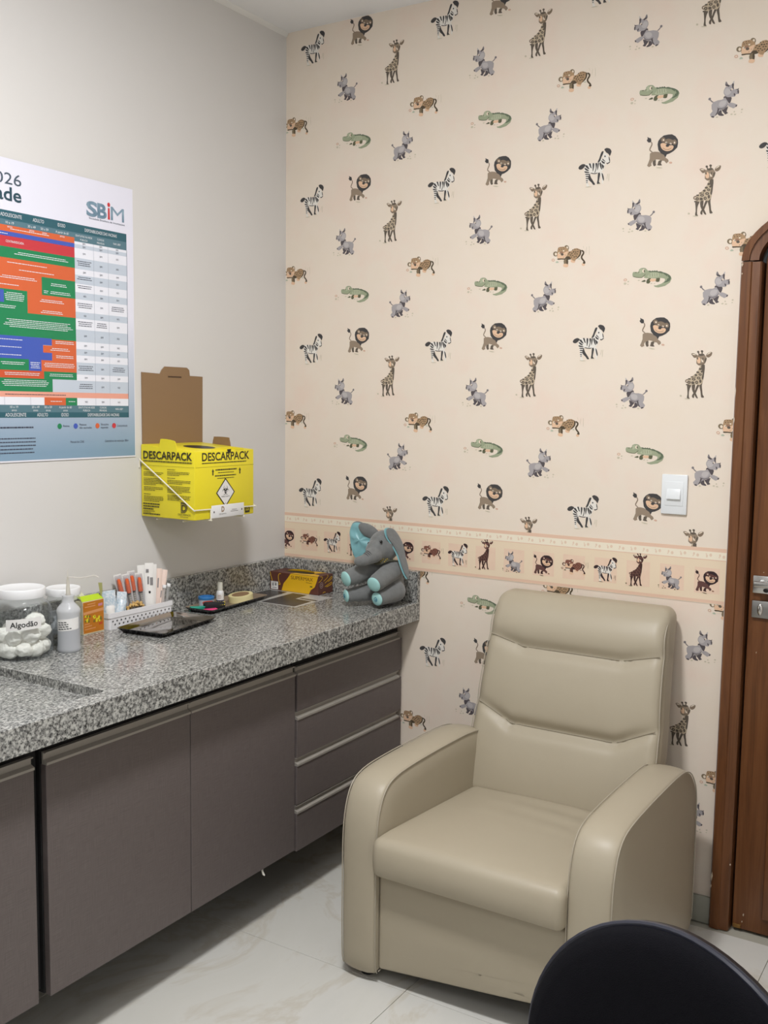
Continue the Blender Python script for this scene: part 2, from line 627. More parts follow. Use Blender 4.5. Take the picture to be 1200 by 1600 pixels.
# flat printed animals: (ink, x/z outline in 0.1 mm about the centre)
MOTIFS = {
 'zebra': ([
  ('w',[268,447,321,397,391,363,437,265,466,168,481,119,410,72,356,138,294,204,260,286]),
  ('w',[142,159,207,255,275,253,365,138,319,9,263,-103,119,-165,16,-172,-124,-145,-157,-193,-279,-174,-327,-59,-330,39,-273,144,-134,149,-12,130,91,136]),
  ('w',[-288,-158,-132,-161,-161,-307,-201,-421,-144,-537,-222,-544,-253,-421,-267,-273]),
  ('k',[-148,-177,-101,-276,-10,-408,36,-490,-24,-497,-79,-423,-169,-340,-190,-241]),
  ('k',[119,-165,188,-166,175,-280,155,-426,200,-476,96,-482,109,-360]),
  ('w',[170,-150,256,-151,305,-315,293,-444,295,-509,250,-444,236,-314]),
  ('k',[231,-167,276,-217,311,-347,300,-412,267,-346,243,-249]),
  ('k',[-124,-128,-2,-155,119,-149,51,-180,-88,-162]),
  ('k',[90,152,138,257,184,401,216,457,267,463,261,399,206,287,167,175]),
  ('k',[291,511,350,545,418,532,470,506,515,440,509,384,470,297,443,338,407,379,355,413,319,462]),
  ('k',[383,113,418,101,475,143,482,111,410,69,375,86]),
  ('k',[453,281,477,200,481,143,452,168,437,265]),
  ('k',[342,305,336,287,320,279,304,287,297,306,303,324,319,331,334,323]),
  ('k',[-515,60,-465,124,-370,158,-290,120,-331,56,-408,0,-487,10]),
  ('k',[-186,142,-134,149,-105,51,-86,2,-129,19,-158,85]),
  ('k',[-65,140,-12,130,-17,16,-47,-113,-60,1]),
  ('k',[22,129,83,128,70,15,32,-131,6,-131,44,-1]),
  ('k',[100,128,134,143,129,46,99,-84,87,14]),
  ('k',[-306,96,-237,103,-172,3,-163,-21,-225,4]),
  ('k',[-322,39,-251,5,-179,-54,-196,-70,-284,-35]),
  ('k',[-321,-67,-248,-77,-160,-111,-176,-131,-299,-109]),
  ('k',[-284,-145,-140,-161,-146,-187,-276,-175]),
  ('k',[-269,-207,-164,-222,-172,-250,-263,-237]),
  ('k',[-265,-273,-174,-284,-184,-310,-261,-299]),
  ('k',[-259,-339,-200,-346,-202,-372,-255,-365]),
  ('k',[-250,-396,-208,-402,-208,-421,-246,-417]),
  ('k',[151,126,194,142,215,44,245,-70,210,-53,172,29]),
  ('k',[209,206,297,139,328,122,307,91,237,125]),
  ('k',[212,101,283,42,302,10,270,-54,233,11]),
  ('k',[250,246,321,171,348,146,313,155,243,213]),
  ('g',[406,-366,416,-330,425,-285,429,-247,428,-220,418,-219,415,-246,412,-283,403,-327,396,-363]),
  ('g',[468,-431,470,-380,471,-318,475,-262,477,-221,467,-219,461,-261,457,-316,456,-379,458,-430]),
  ('g',[-283,-543,-179,-528,-57,-546,-161,-556]),
  ('g',[79,-487,165,-478,217,-489,149,-498]),
 ]),
 'lion': ([
  ('d',[-279,-5,-313,22,-346,49,-346,69,-336,98,-315,138,-294,179,-289,212,-293,241,-307,268,-323,284,-341,274,-333,256,-323,237,-320,218,-324,193,-343,155,-365,113,-377,77,-372,37,-330,-1,-289,-22]),
  ('k',[-448,437,-402,404,-345,381,-330,284,-407,272,-466,343,-439,372]),
  ('k2',[-261,-288,-174,-244,-170,-351,-157,-395,-200,-428,-240,-397]),
  ('k2',[-84,-287,15,-276,-14,-369,21,-426,-112,-411,-103,-359]),
  ('b',[-355,-53,-306,-17,-206,-12,-95,-31,-27,-70,63,-113,123,-225,191,-275,215,-331,152,-387,117,-351,82,-305,27,-299,-63,-257,-152,-236,-272,-287,-303,-347,-290,-402,-367,-436,-425,-387,-389,-306,-354,-203]),
  ('k',[-137,186,-119,279,-56,356,40,418,171,428,280,420,381,355,456,251,466,156,449,32,345,-61,238,-112,152,-133,111,-213,64,-134,-26,-81,-108,24]),
  ('d',[92,291,80,252,47,231,5,236,-30,265,-45,307,-34,346,-1,367,42,362,77,333]),
  ('d',[427,181,416,139,385,117,344,121,310,152,296,197,306,239,338,262,378,257,412,226]),
  ('l',[59,287,53,270,36,265,18,274,10,293,17,310,34,316,51,306]),
  ('l',[386,174,380,155,363,149,346,159,338,179,344,198,361,204,378,194]),
  ('d',[100,295,187,310,276,273,333,224,282,136,182,169,94,180,49,206]),
  ('f',[-49,186,27,209,117,166,207,113,283,115,339,76,320,5,235,-38,125,-35,24,19,-28,89]),
  ('k',[208,108,199,88,174,78,143,82,117,98,107,120,115,140,140,150,172,146,197,130]),
  ('l',[147,207,140,191,121,187,102,196,94,213,101,229,119,233,138,224]),
  ('l',[277,157,269,141,249,136,229,145,220,164,227,181,247,186,268,176]),
  ('k',[139,204,134,193,123,195,117,206,122,217,133,215]),
  ('k',[251,155,246,145,235,146,229,158,234,168,245,167]),
  ('d',[19,69,52,39,100,9,151,-2,202,-3,247,11,278,27,273,35,241,23,198,10,151,10,103,21,59,49,25,75]),
  ('r',[321,-385,308,-404,273,-409,238,-396,222,-374,236,-354,270,-350,306,-362]),
  ('g',[-165,-469,-54,-470,47,-503,-52,-508]),
 ]),
 'giraffe': ([
  ('d',[-280,-129,-315,-131,-353,-144,-372,-170,-371,-204,-343,-233,-314,-248,-303,-230,-324,-210,-343,-193,-342,-184,-333,-172,-303,-162,-273,-151]),
  ('k2',[-343,-304,-329,-312,-309,-317,-284,-326,-260,-329,-252,-303,-274,-288,-302,-277,-326,-272,-343,-276]),
  ('d',[-231,601,-178,625,-104,594,-48,558,-76,501,-135,484,-186,537]),
  ('d',[198,543,231,610,324,653,373,630,353,550,284,492,224,505]),
  ('l',[-207,593,-153,602,-91,572,-151,569]),
  ('l',[221,570,278,629,342,643,291,598]),
  ('k2',[-36,641,-26,603,-6,567,17,573,7,611,-13,647]),
  ('k2',[67,663,66,621,76,579,102,578,102,620,92,662]),
  ('k2',[5,653,-4,630,-27,623,-52,636,-63,660,-54,683,-30,690,-6,677]),
  ('k2',[116,668,106,645,80,639,53,651,41,676,51,698,77,705,104,693]),
  ('b',[-42,557,16,598,124,604,200,507,226,457,190,343,138,289,79,271,7,267,-68,334,-66,429,-76,501]),
  ('k2',[-19,584,88,602,161,571,91,543,19,545]),
  ('f',[-61,452,-4,506,47,441,40,335,-32,342]),
  ('l',[64,463,135,372,87,366]),
  ('k2',[-21,462,-25,439,-36,431,-49,442,-55,466,-51,489,-39,498,-27,486]),
  ('k2',[133,458,129,435,118,426,105,437,99,461,103,484,115,493,127,482]),
  ('k2',[166,464,220,458,190,349,162,346]),
  ('d',[-81,347,6,309,124,350,173,309,79,271,-5,268]),
  ('k2',[-307,-275,-184,-299,-222,-391,-247,-509,-241,-653,-214,-704,-300,-684,-288,-565,-300,-420]),
  ('k2',[-167,-276,-76,-273,-81,-440,-52,-526,21,-682,-34,-671,-99,-558,-159,-445]),
  ('k2',[-15,-290,57,-285,3,-411,-40,-527,-86,-583,-94,-678,-143,-662,-152,-601,-107,-521,-68,-441]),
  ('k2',[52,-177,147,-151,118,-303,138,-459,155,-580,201,-655,123,-667,102,-599,84,-478,47,-332]),
  ('s',[38,252,175,285,171,108,164,-10,152,-128,127,-244,58,-309,-15,-290,-112,-281,-208,-308,-307,-263,-311,-179,-277,-134,-195,-58,-78,26,-10,126,23,194]),
  ('k2',[79,271,177,279,171,49,149,-145,103,-99,126,53,78,165]),
  ('k2',[88,158,78,135,50,128,21,141,9,166,19,188,47,195,76,183]),
  ('k2',[121,83,114,62,95,55,76,66,67,89,74,110,93,117,112,106]),
  ('k2',[33,62,20,43,-12,38,-45,50,-59,72,-47,91,-15,96,18,84]),
  ('k2',[102,-4,90,-29,58,-36,25,-22,10,5,22,30,54,38,87,24]),
  ('k2',[-25,-18,-36,-38,-65,-45,-95,-33,-108,-10,-97,11,-68,18,-38,6]),
  ('k2',[74,-105,59,-132,20,-140,-20,-124,-37,-94,-22,-67,17,-59,56,-74]),
  ('k2',[-71,-138,-86,-165,-123,-173,-162,-158,-179,-128,-164,-102,-127,-94,-88,-109]),
  ('k2',[-206,-129,-219,-145,-249,-149,-281,-139,-294,-121,-282,-105,-251,-101,-220,-111]),
  ('k2',[-207,-227,-220,-258,-256,-268,-293,-251,-310,-217,-296,-187,-260,-177,-223,-193]),
  ('k2',[-96,-241,-109,-269,-143,-277,-178,-262,-193,-232,-180,-204,-146,-196,-111,-211]),
  ('k2',[12,-230,1,-261,-30,-271,-63,-255,-77,-221,-66,-190,-34,-180,-2,-196]),
  ('k2',[105,-194,97,-231,73,-245,49,-227,37,-188,45,-151,68,-137,93,-155]),
  ('k2',[-127,-71,-139,-82,-170,-85,-201,-76,-214,-62,-202,-51,-171,-49,-140,-57]),
  ('k2',[-67,-77,-74,-86,-91,-89,-108,-83,-116,-72,-109,-63,-92,-60,-75,-66]),
  ('s',[38,-101,29,-113,9,-111,-1,-97,8,-86,28,-88]),
  ('s',[-105,-135,-115,-147,-134,-145,-144,-131,-135,-120,-116,-122]),
  ('s',[-17,-227,-24,-240,-40,-238,-48,-224,-41,-211,-25,-213]),
  ('s',[-242,-224,-250,-235,-265,-234,-274,-221,-267,-209,-251,-210]),
  ('s',[72,-1,64,-11,49,-10,40,2,48,13,63,11]),
  ('g',[-449,-621,-458,-641,-480,-647,-503,-637,-513,-615,-505,-596,-483,-589,-459,-600]),
  ('g',[-373,-696,-288,-691,-201,-717,-299,-720]),
 ]),
 'rhino': ([
  ('v2',[288,-55,314,-44,343,-21,366,8,379,34,361,46,342,26,321,0,296,-20,276,-38]),
  ('v2',[421,57,411,30,386,19,359,30,348,56,357,83,382,94,409,83]),
  ('v3',[-144,-216,-14,-282,33,-282,11,-327,-44,-395,-66,-429,-148,-396,-104,-351]),
  ('v3',[34,-304,102,-281,151,-359,97,-438,-18,-457,-31,-429,25,-383]),
  ('v3',[-212,26,-40,77,-3,21,-104,-47,-148,-126,-194,-126,-221,-47]),
  ('v',[-126,-81,-49,32,45,-12,149,-12,276,-44,325,-111,318,-223,286,-290,358,-368,338,-424,260,-475,153,-393,103,-315,9,-271,-97,-238,-146,-160]),
  ('v2',[-130,-126,-111,-159,-51,-221,54,-242,157,-208,147,-247,33,-282,-85,-238]),
  ('v4',[-92,-69,0,-40,93,-68,120,-157,53,-208,-41,-181]),
  ('v',[-389,-212,-286,-149,-194,-126,-135,-159,-156,-216,-235,-262,-293,-291,-352,-257]),
  ('v3',[-392,-207,-352,-212,-343,-251,-373,-257]),
  ('v3',[230,-459,269,-425,327,-441,265,-475]),
  ('v3',[101,-259,147,-247,162,-336,212,-426,153,-393]),
  ('v4',[-276,459,-220,380,-236,347,-272,369]),
  ('v2',[-56,475,-29,391,-62,335,-132,346,-99,402]),
  ('v',[-271,335,-238,380,-179,358,-119,313,-50,324,0,234,3,167,-40,77,-119,32,-212,26,-317,20,-336,76,-413,87,-421,155,-401,223,-278,223,-257,279]),
  ('v4',[-205,155,-117,279,-35,257,-20,167,-98,88]),
  ('v3',[-273,380,-220,380,-228,290,-255,245,-281,232,-269,290]),
  ('v3',[-161,346,-110,374,-52,386,-62,346,-130,313]),
  ('v3',[-413,245,-377,217,-318,214,-376,194,-403,200]),
  ('v3',[-421,155,-400,194,-375,166,-390,99,-415,87]),
  ('v3',[-319,93,-280,121,-289,54,-324,48]),
  ('l',[-184,228,-192,208,-213,199,-235,208,-244,228,-236,249,-215,258,-193,249]),
  ('v3',[-182,214,-186,198,-197,191,-209,198,-215,214,-210,230,-199,236,-187,230]),
  ('g',[-497,-355,-507,-373,-530,-377,-550,-365,-551,-346,-532,-333,-508,-337]),
  ('g',[-495,-429,-502,-439,-520,-442,-535,-435,-535,-423,-521,-416,-503,-418]),
  ('g',[-297,-387,-304,-403,-322,-407,-337,-396,-337,-378,-323,-367,-305,-371]),
  ('g',[-311,-464,-323,-478,-351,-482,-373,-472,-374,-457,-352,-447,-324,-450]),
  ('g',[-213,-448,-224,-464,-252,-468,-274,-457,-275,-440,-253,-429,-226,-432]),
  ('g',[190,-471,178,-487,149,-491,125,-480,124,-463,147,-452,177,-455]),
 ]),
 'leopard': ([
  ('o3',[391,137,419,113,445,93,446,76,439,49,417,20,393,-16,386,-59,399,-105,438,-153,475,-192,490,-217,504,-231,538,-220,536,-197,516,-165,478,-124,446,-85,439,-61,443,-38,463,-10,488,25,499,68,490,116,448,152,407,166]),
  ('f',[531,-284,516,-315,479,-326,441,-311,424,-278,439,-247,476,-236,514,-251]),
  ('o3',[547,-232,535,-255,505,-263,473,-252,460,-227,472,-204,502,-196,533,-208]),
  ('f',[79,-96,190,-125,205,-206,95,-199,63,-151]),
  ('o',[-27,138,71,154,166,221,263,225,362,179,399,143,380,20,322,-55,238,-106,204,-160,130,-144,79,-96,-19,-101,-92,-108,-143,-70,-72,27]),
  ('o3',[350,174,399,141,386,20,310,-65,238,-106,273,-52,348,45]),
  ('o3',[-119,-38,-34,2,79,-84,-18,-107,-142,-93]),
  ('o2',[-161,-81,-31,-89,-26,-248,-75,-245,-156,-229]),
  ('o3',[-81,-86,-29,-89,-23,-243,-63,-240]),
  ('f',[-174,-239,-113,-220,-26,-248,-12,-294,-60,-337,-172,-308]),
  ('o3',[48,110,36,96,11,98,-2,113,10,127,35,126]),
  ('o3',[118,83,105,68,78,70,64,86,77,101,104,99]),
  ('o3',[180,118,166,102,137,104,122,122,136,138,165,136]),
  ('o3',[140,183,130,172,108,173,96,186,107,197,129,195]),
  ('o3',[245,108,232,93,206,95,192,112,205,126,231,125]),
  ('o3',[309,115,298,102,273,104,261,118,272,131,297,130]),
  ('o3',[221,53,209,39,184,41,172,57,183,70,208,69]),
  ('o3',[290,49,277,35,250,37,236,52,249,66,276,64]),
  ('o3',[84,28,71,15,44,16,30,32,43,46,70,44]),
  ('o3',[149,13,137,0,113,2,100,16,112,29,136,27]),
  ('o3',[14,67,4,54,-15,55,-26,70,-16,83,3,81]),
  ('o3',[214,178,203,167,181,168,170,181,180,192,202,190]),
  ('o3',[286,184,276,175,254,177,243,187,253,196,275,195]),
  ('o3',[202,-36,189,-49,162,-47,148,-32,161,-19,188,-21]),
  ('o3',[260,-17,248,-30,223,-28,211,-14,222,-1,247,-2]),
  ('o3',[34,-25,22,-38,-2,-36,-15,-22,-3,-9,21,-10]),
  ('o3',[99,-35,89,-48,67,-46,55,-32,66,-19,88,-20]),
  ('o3',[333,170,324,161,304,162,294,172,303,182,323,180]),
  ('o2',[-364,92,-378,49,-418,24,-469,27,-511,57,-528,103,-514,146,-474,171,-423,167,-381,137]),
  ('l',[-398,89,-408,57,-434,45,-461,60,-473,93,-463,125,-437,137,-410,122]),
  ('o2',[-9,250,-22,201,-59,173,-107,177,-147,210,-164,260,-151,309,-113,337,-65,333,-25,300]),
  ('l',[-36,263,-44,236,-64,226,-86,239,-95,267,-88,294,-67,304,-46,291]),
  ('o',[-387,185,-359,285,-254,301,-143,293,-42,218,-21,149,-73,50,-156,-47,-366,-45,-394,48]),
  ('f',[-382,48,-360,137,-284,87,-198,104,-101,143,-21,143,-73,50,-155,-58,-366,-50]),
  ('l',[-290,112,-299,92,-321,85,-344,95,-354,116,-346,137,-323,144,-300,134]),
  ('l',[-157,175,-164,159,-181,154,-199,162,-207,178,-200,194,-183,199,-165,191]),
  ('o3',[-302,108,-308,95,-320,96,-327,110,-321,123,-309,123]),
  ('r2',[-191,120,-207,94,-247,85,-288,99,-305,128,-289,154,-249,163,-209,149]),
  ('k2',[-175,66,-188,39,-223,30,-258,44,-274,72,-260,99,-225,108,-190,94]),
  ('o3',[-372,-48,-143,-62,-142,-93,-352,-89]),
  ('l',[-346,-89,-154,-95,-202,-135,-301,-134]),
  ('o3',[-308,213,-316,203,-334,204,-343,216,-335,226,-317,225]),
  ('o3',[-248,266,-256,257,-274,258,-283,269,-274,278,-257,277]),
  ('o3',[-180,267,-189,258,-206,259,-215,270,-207,279,-189,278]),
  ('o3',[-234,214,-242,205,-260,206,-269,216,-260,226,-243,225]),
  ('o3',[-332,261,-339,252,-352,253,-359,262,-353,271,-339,270]),
  ('o3',[-175,216,-182,207,-197,208,-204,218,-197,226,-182,225]),
  ('o3',[-141,236,-147,229,-159,230,-166,238,-160,245,-147,244]),
  ('o3',[-169,-23,-175,-30,-187,-29,-194,-22,-188,-15,-175,-16]),
  ('o3',[-110,41,-116,35,-128,35,-134,43,-128,49,-116,48]),
  ('r',[-468,-90,-482,-121,-519,-132,-557,-116,-573,-83,-559,-52,-522,-41,-485,-56]),
  ('l',[-496,-88,-507,-106,-532,-104,-546,-85,-534,-67,-509,-68]),
  ('g2',[-437,-166,-389,-123,-331,-167,-387,-180]),
  ('g2',[293,-98,347,-90,384,-109,336,-119]),
  ('g',[550,65,558,116,566,176,571,216,574,243,567,244,562,218,556,178,549,118,544,66]),
  ('g',[661,2,664,67,663,147,658,213,652,260,644,260,648,213,653,148,653,68,654,3]),
  ('g',[484,205,476,227,466,252,461,271,458,285,452,285,453,270,458,250,468,224,479,204]),
 ]),
 'crocodile': ([
  ('c3',[-172,-86,-84,-53,-67,-111,-186,-108]),
  ('c3',[-25,-51,77,-4,94,-61,54,-164,-36,-153]),
  ('c3',[227,-56,356,21,354,-123,259,-127]),
  ('f',[78,-40,241,-41,229,-109,81,-108]),
  ('c',[-105,92,9,197,158,188,276,177,424,139,571,94,661,33,715,-52,670,-168,528,-261,325,-298,221,-274,190,-231,264,-236,409,-193,508,-132,520,-59,446,-33,357,-22,225,-27,78,-18,-42,-8,-116,4]),
  ('c4',[12,139,218,147,367,94,341,21,136,-1,-13,22]),
  ('c2',[9,205,68,205,99,189,142,209,165,185,201,210,231,183,267,206,306,164,364,173,453,137,440,99,277,149,129,158,26,162]),
  ('c2',[453,137,571,94,661,33,693,-24,653,-126,510,-168,494,-147,579,-86,568,15,470,90]),
  ('c',[623,-26,612,-48,587,-49,574,-28,585,-7,610,-6]),
  ('c',[610,16,600,2,580,1,569,15,579,29,599,30]),
  ('c',[565,-101,555,-117,533,-118,522,-102,532,-86,554,-85]),
  ('c',[-473,123,-446,197,-303,187,-276,253,-203,299,-83,289,-21,225,40,169,15,67,-104,63,-191,16,-342,32,-448,65]),
  ('c4',[-274,202,-217,277,-170,235,-182,162,-256,130]),
  ('c3',[-458,59,-411,40,-343,22,-260,11,-182,10,-139,34,-113,63,-87,87,-72,106,-81,114,-100,99,-125,75,-150,48,-186,27,-259,28,-340,39,-406,57,-454,70]),
  ('l',[-94,211,-104,172,-133,155,-163,170,-177,209,-166,248,-137,265,-107,250]),
  ('c3',[-95,205,-99,179,-113,167,-127,178,-133,204,-129,231,-116,243,-102,232]),
  ('c3',[-343,175,-356,165,-383,164,-397,173,-384,184,-357,185]),
  ('c3',[-259,181,-269,172,-290,171,-301,180,-291,189,-270,190]),
  ('c3',[53,141,58,83,65,25,71,26,67,83,59,141]),
  ('c3',[124,134,129,81,136,27,142,28,138,82,130,135]),
  ('c3',[195,128,200,79,207,30,213,31,208,80,201,129]),
  ('c3',[266,122,270,77,277,33,283,33,279,78,272,123]),
  ('c3',[337,116,341,75,348,35,354,36,350,76,343,116]),
  ('r',[-632,-23,-647,-52,-685,-66,-724,-55,-741,-27,-727,3,-688,17,-649,6]),
  ('l',[-659,-24,-672,-41,-700,-42,-714,-26,-701,-9,-674,-8]),
  ('g',[-566,-79,-579,-98,-606,-99,-621,-81,-608,-61,-581,-60]),
  ('g',[-648,-133,-668,-165,-710,-166,-733,-137,-712,-105,-670,-104]),
  ('g',[-578,-160,-588,-173,-607,-174,-618,-162,-608,-149,-589,-148]),
  ('g',[-235,-59,-252,-72,-288,-74,-306,-62,-289,-48,-253,-47]),
  ('g',[149,-168,132,-181,96,-182,78,-171,95,-157,131,-156]),
  ('g',[233,-179,222,-189,198,-190,186,-181,198,-170,221,-169]),
 ]),
}


# ------------------------------------------------------------------ the room
RX, RY, RZ = 2.95, -3.95, 2.87          # right wall, rear wall, ceiling
floor = struct(MB().box(-0.1, RX + 0.1, RY - 0.1, 0.1, -0.1, -0.004).build('floor', mat('grout', (168, 165, 152), 0.8)), 'polished beige porcelain tile floor under the cabinets and armchair', 'floor')
TS = 0.78
for i in range(-1, 4):
    for j in range(-5, 1):
        x0, y0 = 0.26 + TS * i, -0.82 + TS * j
        x0c, x1c = max(x0 + 0.0008, 0.0), min(x0 + TS - 0.0008, RX)
        y0c, y1c = max(y0 + 0.0008, RY), min(y0 + TS - 0.0008, 0.0)
        if x1c - x0c > 0.02 and y1c - y0c > 0.02:
            MB().box(x0c, x1c, y0c, y1c, -0.012, 0.0, bev=0.0006, seg=1).build('floor_tile', M_TILE, floor)
struct(MB().box(-0.1, RX + 0.1, RY - 0.1, 0.1, RZ, RZ + 0.1).build('ceiling', M_CEIL), 'plain off-white ceiling over the room', 'ceiling')
wl = struct(MB().box(-0.1, 0, RY - 0.1, 0.1, 0, RZ).build('wall_left', M_PAINT), 'plain light grey painted wall behind the granite worktop', 'wall')
struct(MB().box(RX, RX + 0.1, RY - 0.1, 0.1, 0, RZ).build('wall_right', M_PAINT), 'plain light grey wall on the right of the door, out of view', 'wall')
struct(MB().box(0, RX, RY - 0.1, RY, 0, RZ).build('wall_rear', M_PAINT), 'plain light grey wall behind the camera', 'wall')
struct(MB().prism([(0.0, RZ), (0.012, RZ), (0.004, RZ - 0.012), (0.0, RZ - 0.014)], 'xz', RY, -0.002).build('trim_1', mat('cove', (222, 222, 219), 0.7)), 'thin white cove line between left wall and ceiling', 'trim')


def arch(hw, h, n=24, cx=2.08, z0=1.965):
    return [(cx - hw * math.cos(PI * k / n), z0 + h * math.sin(PI * k / n)) for k in range(n + 1)]


hole = arch(0.425, 0.175)
outl = [(0.0, 0.0), (1.655, 0.0)] + hole + [(2.505, 0.0), (RX, 0.0), (RX, RZ), (0.0, RZ)]
wall_b = struct(MB().prism(outl, 'xz', 0.0, 0.12).build('wall_back', M_PAPER, sharp=20), 'cream wallpapered wall with baby safari animals behind the recliner', 'wall')

# ------------------------------------------------------------------ printed animals of the wallpaper
PAL = dict(w=(226, 222, 214), k=(70, 68, 68), k2=(98, 89, 79), g=(196, 188, 166), g2=(176, 186, 166), d=(130, 114, 97), b=(147, 131, 113),
           l=(228, 214, 195), f=(222, 187, 156), r=(206, 172, 152), s=(188, 172, 148), v=(164, 159, 160), v2=(124, 119, 121), v3=(86, 80, 83), v4=(184, 179, 178),
           o=(170, 141, 109), o2=(126, 112, 90), o3=(84, 73, 58), r2=(150, 117, 97), c=(153, 161, 134), c2=(98, 110, 90), c3=(94, 96, 74), c4=(173, 179, 152))
PAL2 = dict(PAL, k=(56, 42, 44), k2=(66, 44, 42), d=(98, 66, 60), b=(98, 68, 64), s=(104, 74, 66), o=(134, 90, 76), o2=(96, 64, 54), o3=(66, 44, 40), r2=(120, 80, 66),
            g=(120, 110, 84), r=(150, 112, 92), g2=(110, 112, 86))


def ink(c, pal):
    p = PAL if pal == 0 else PAL2
    return mat('ink_%s_%d' % ('_'.join(str(v) for v in p[c]), 0), p[c], 0.65, spec=0.2)


def clip(poly, x0, x1, z0, z1):
    for ax, val, sg in ((0, x0, 1), (0, x1, -1), (1, z0, 1), (1, z1, -1)):
        out = []
        for i in range(len(poly)):
            a, b = poly[i - 1], poly[i]
            ia, ib = (a[ax] - val) * sg >= 0, (b[ax] - val) * sg >= 0
            if ia != ib:
                t = (val - a[ax]) / (b[ax] - a[ax])
                out.append((a[0] + (b[0] - a[0]) * t, a[1] + (b[1] - a[1]) * t))
            if ib:
                out.append(b)
        poly = out
        if len(poly) < 3:
            return []
    return poly


def motif_mesh(kind, ax, az, scale, mirror, pal, x0, x1, z0, z1, depth):
    """flat printed animal; coordinates relative to its own centre"""
    mb = MB()
    mats, idx = [], {}
    for n, (c, q) in enumerate(MOTIFS[kind]):
        pts = [((-1 if mirror else 1) * q[k] * 1e-4 * scale, q[k + 1] * 1e-4 * scale) for k in range(0, len(q), 2)]
        if len(pts) < 16:
            pts = cat_closed(pts, 2)
        pts = clip(pts, x0 - ax, x1 - ax, z0 - az, z1 - az)
        if len(pts) < 3:
            continue
        if c not in idx:
            idx[c] = len(mats)
            mats.append(ink(c, pal))
        mb.flat(pts, 'xz', -depth - 0.00001 * n, idx[c])
    if not mb.f:
        return None
    return mb.build(kind + '_print', mats, smooth=False, mesh_only=True, recalc=False)


def put(me, name, loc, parent):
    o = D.objects.new(name, me)
    o.location = loc
    o.parent = parent
    COL.objects.link(o)
    return o


PX, PZ = 0.53, 0.5246
BASE = {'zebra': (0.1170, 2.7982), 'lion': (0.3220, 2.8257), 'giraffe': (0.4569, 2.6996), 'rhino': (0.2666, 2.6459),
        'leopard': (0.0438, 2.5407), 'crocodile': (0.2953, 2.4613), 'rhino_r': (0.4919, 2.4215)}
BZ1, BZ0 = 1.1445, 0.9785
_cache = {}
for kind, (bx, bz) in BASE.items():
    k0 = 'rhino' if kind == 'rhino_r' else kind
    for i in range(0, 5):
        for j in range(0, -6, -1):
            x, z = bx + PX * i, bz + PZ * j
            if (i >= 3 and z < 2.25 and x > 1.66) or x > 1.85 or z < 0.2:
                continue
            ext = 0.085
            lx0, lx1 = 0.0004, (1.65 if z < 2.1 else 2.2)
            lz1 = RZ - 0.0005
            whole = x - ext > lx0 and x + ext < lx1 and z + ext < lz1
            if whole:
                key = kind
                if key not in _cache:
                    _cache[key] = motif_mesh(k0, 0, 0, 1.0, kind == 'rhino_r', 0, -9, 9, -9, 9, 0.0003)
                me = _cache[key]
            else:
                me = motif_mesh(k0, x, z, 1.0, kind == 'rhino_r', 0, lx0, lx1, 0, lz1, 0.0003)
            if me:
                put(me, k0 + '_print', (x, 0, z), wall_b)

# paper border with framed animals, glued over the wallpaper
XB = 1.6265
M_BORD = mat('border_cream', (228, 210, 184), 0.62, spec=0.25)
M_PINK = mat('border_pink', (222, 190, 167), 0.62, spec=0.25)
M_BWHT = mat('border_white', (233, 224, 204), 0.62, spec=0.25)
M_SQ = mat('border_square', (226, 198, 176), 0.62, spec=0.25, var=(40, (228, 203, 180)))
border = MB().box(0.0004, XB, -0.0012, -0.0002, BZ0, BZ1).build('paper_border', M_BORD, wall_b, smooth=False)
mb = MB()
for a, b, m in ((BZ1 - 0.011, BZ1, 0), (BZ0 + 0.001, BZ0 + 0.011, 0), (BZ1 - 0.0345, BZ1 - 0.011, 1), (BZ0, BZ0 + 0.001, 1), (BZ1 - 0.037, BZ1 - 0.0345, 0)):
    mb.flat([(0.0004, a), (XB, a), (XB, b), (0.0004, b)], 'xz', -0.0013, m)
mb.build('border_stripes', [M_PINK, M_BWHT], border, smooth=False, recalc=False)
mb = MB()
M_FOOT = mat('border_footprints', (222, 200, 178), 0.62, spec=0.2)
for k in range(43):
    x = 0.02 + k * PX / 14
    if x > XB - 0.012:
        break
    s = 1 if k % 2 else -1
    for dx, dz, rx, rz in ((-0.0055, -0.002 * s, 0.0028, 0.0045), (0.0055, 0.0015 * s, 0.0042, 0.005), (-0.0075, 0.004 * s, 0.0018, 0.0022)):
        mb.flat([(x + dx + rx * math.cos(t * PI / 4), BZ1 - 0.0225 + dz + rz * math.sin(t * PI / 4)) for t in range(8)], 'xz', -0.0014)
f_ = mb.build('footprint_row', M_FOOT, border, smooth=False, recalc=False)
f_['kind'] = 'stuff'
# tile centres read off the photograph: lions at x = .030, then five tiles in 0.53 m
seq = ['lion', 'leopard', 'zebra', 'giraffe', 'rhino']
_bc = {}
for k in range(16):
    x = 0.0107 + 0.1039 * k
    kind = seq[k % 5]
    zc = 1.0465
    x0s, x1s = max(x - 0.036, 0.0005), min(x + 0.038, XB - 0.0005)
    if x1s - x0s > 0.01:
        q = MB()
        q.flat([(x0s, zc - 0.039), (x1s, zc - 0.0375), (x1s - 0.001, zc + 0.038), (x0s, zc + 0.039)], 'xz', -0.00135)
        q.build('pink_square', M_SQ, border, smooth=False, recalc=False)
    dz = {'giraffe': 0.012, 'lion': -0.002, 'leopard': 0.0, 'zebra': 0.003, 'rhino': -0.002}[kind]
    whole = 0.07 < x < XB - 0.06
    if whole:
        if kind not in _bc:
            _bc[kind] = motif_mesh(kind, 0, 0, 0.73, False, 1, -9, 9, -9, 9, 0.0016)
        me = _bc[kind]
    else:
        me = motif_mesh(kind, x, zc, 0.73, False, 1, 0.0004, XB, 0, 9, 0.0016)
    if me:
        put(me, kind + '_print', (x, 0, zc + dz), border)
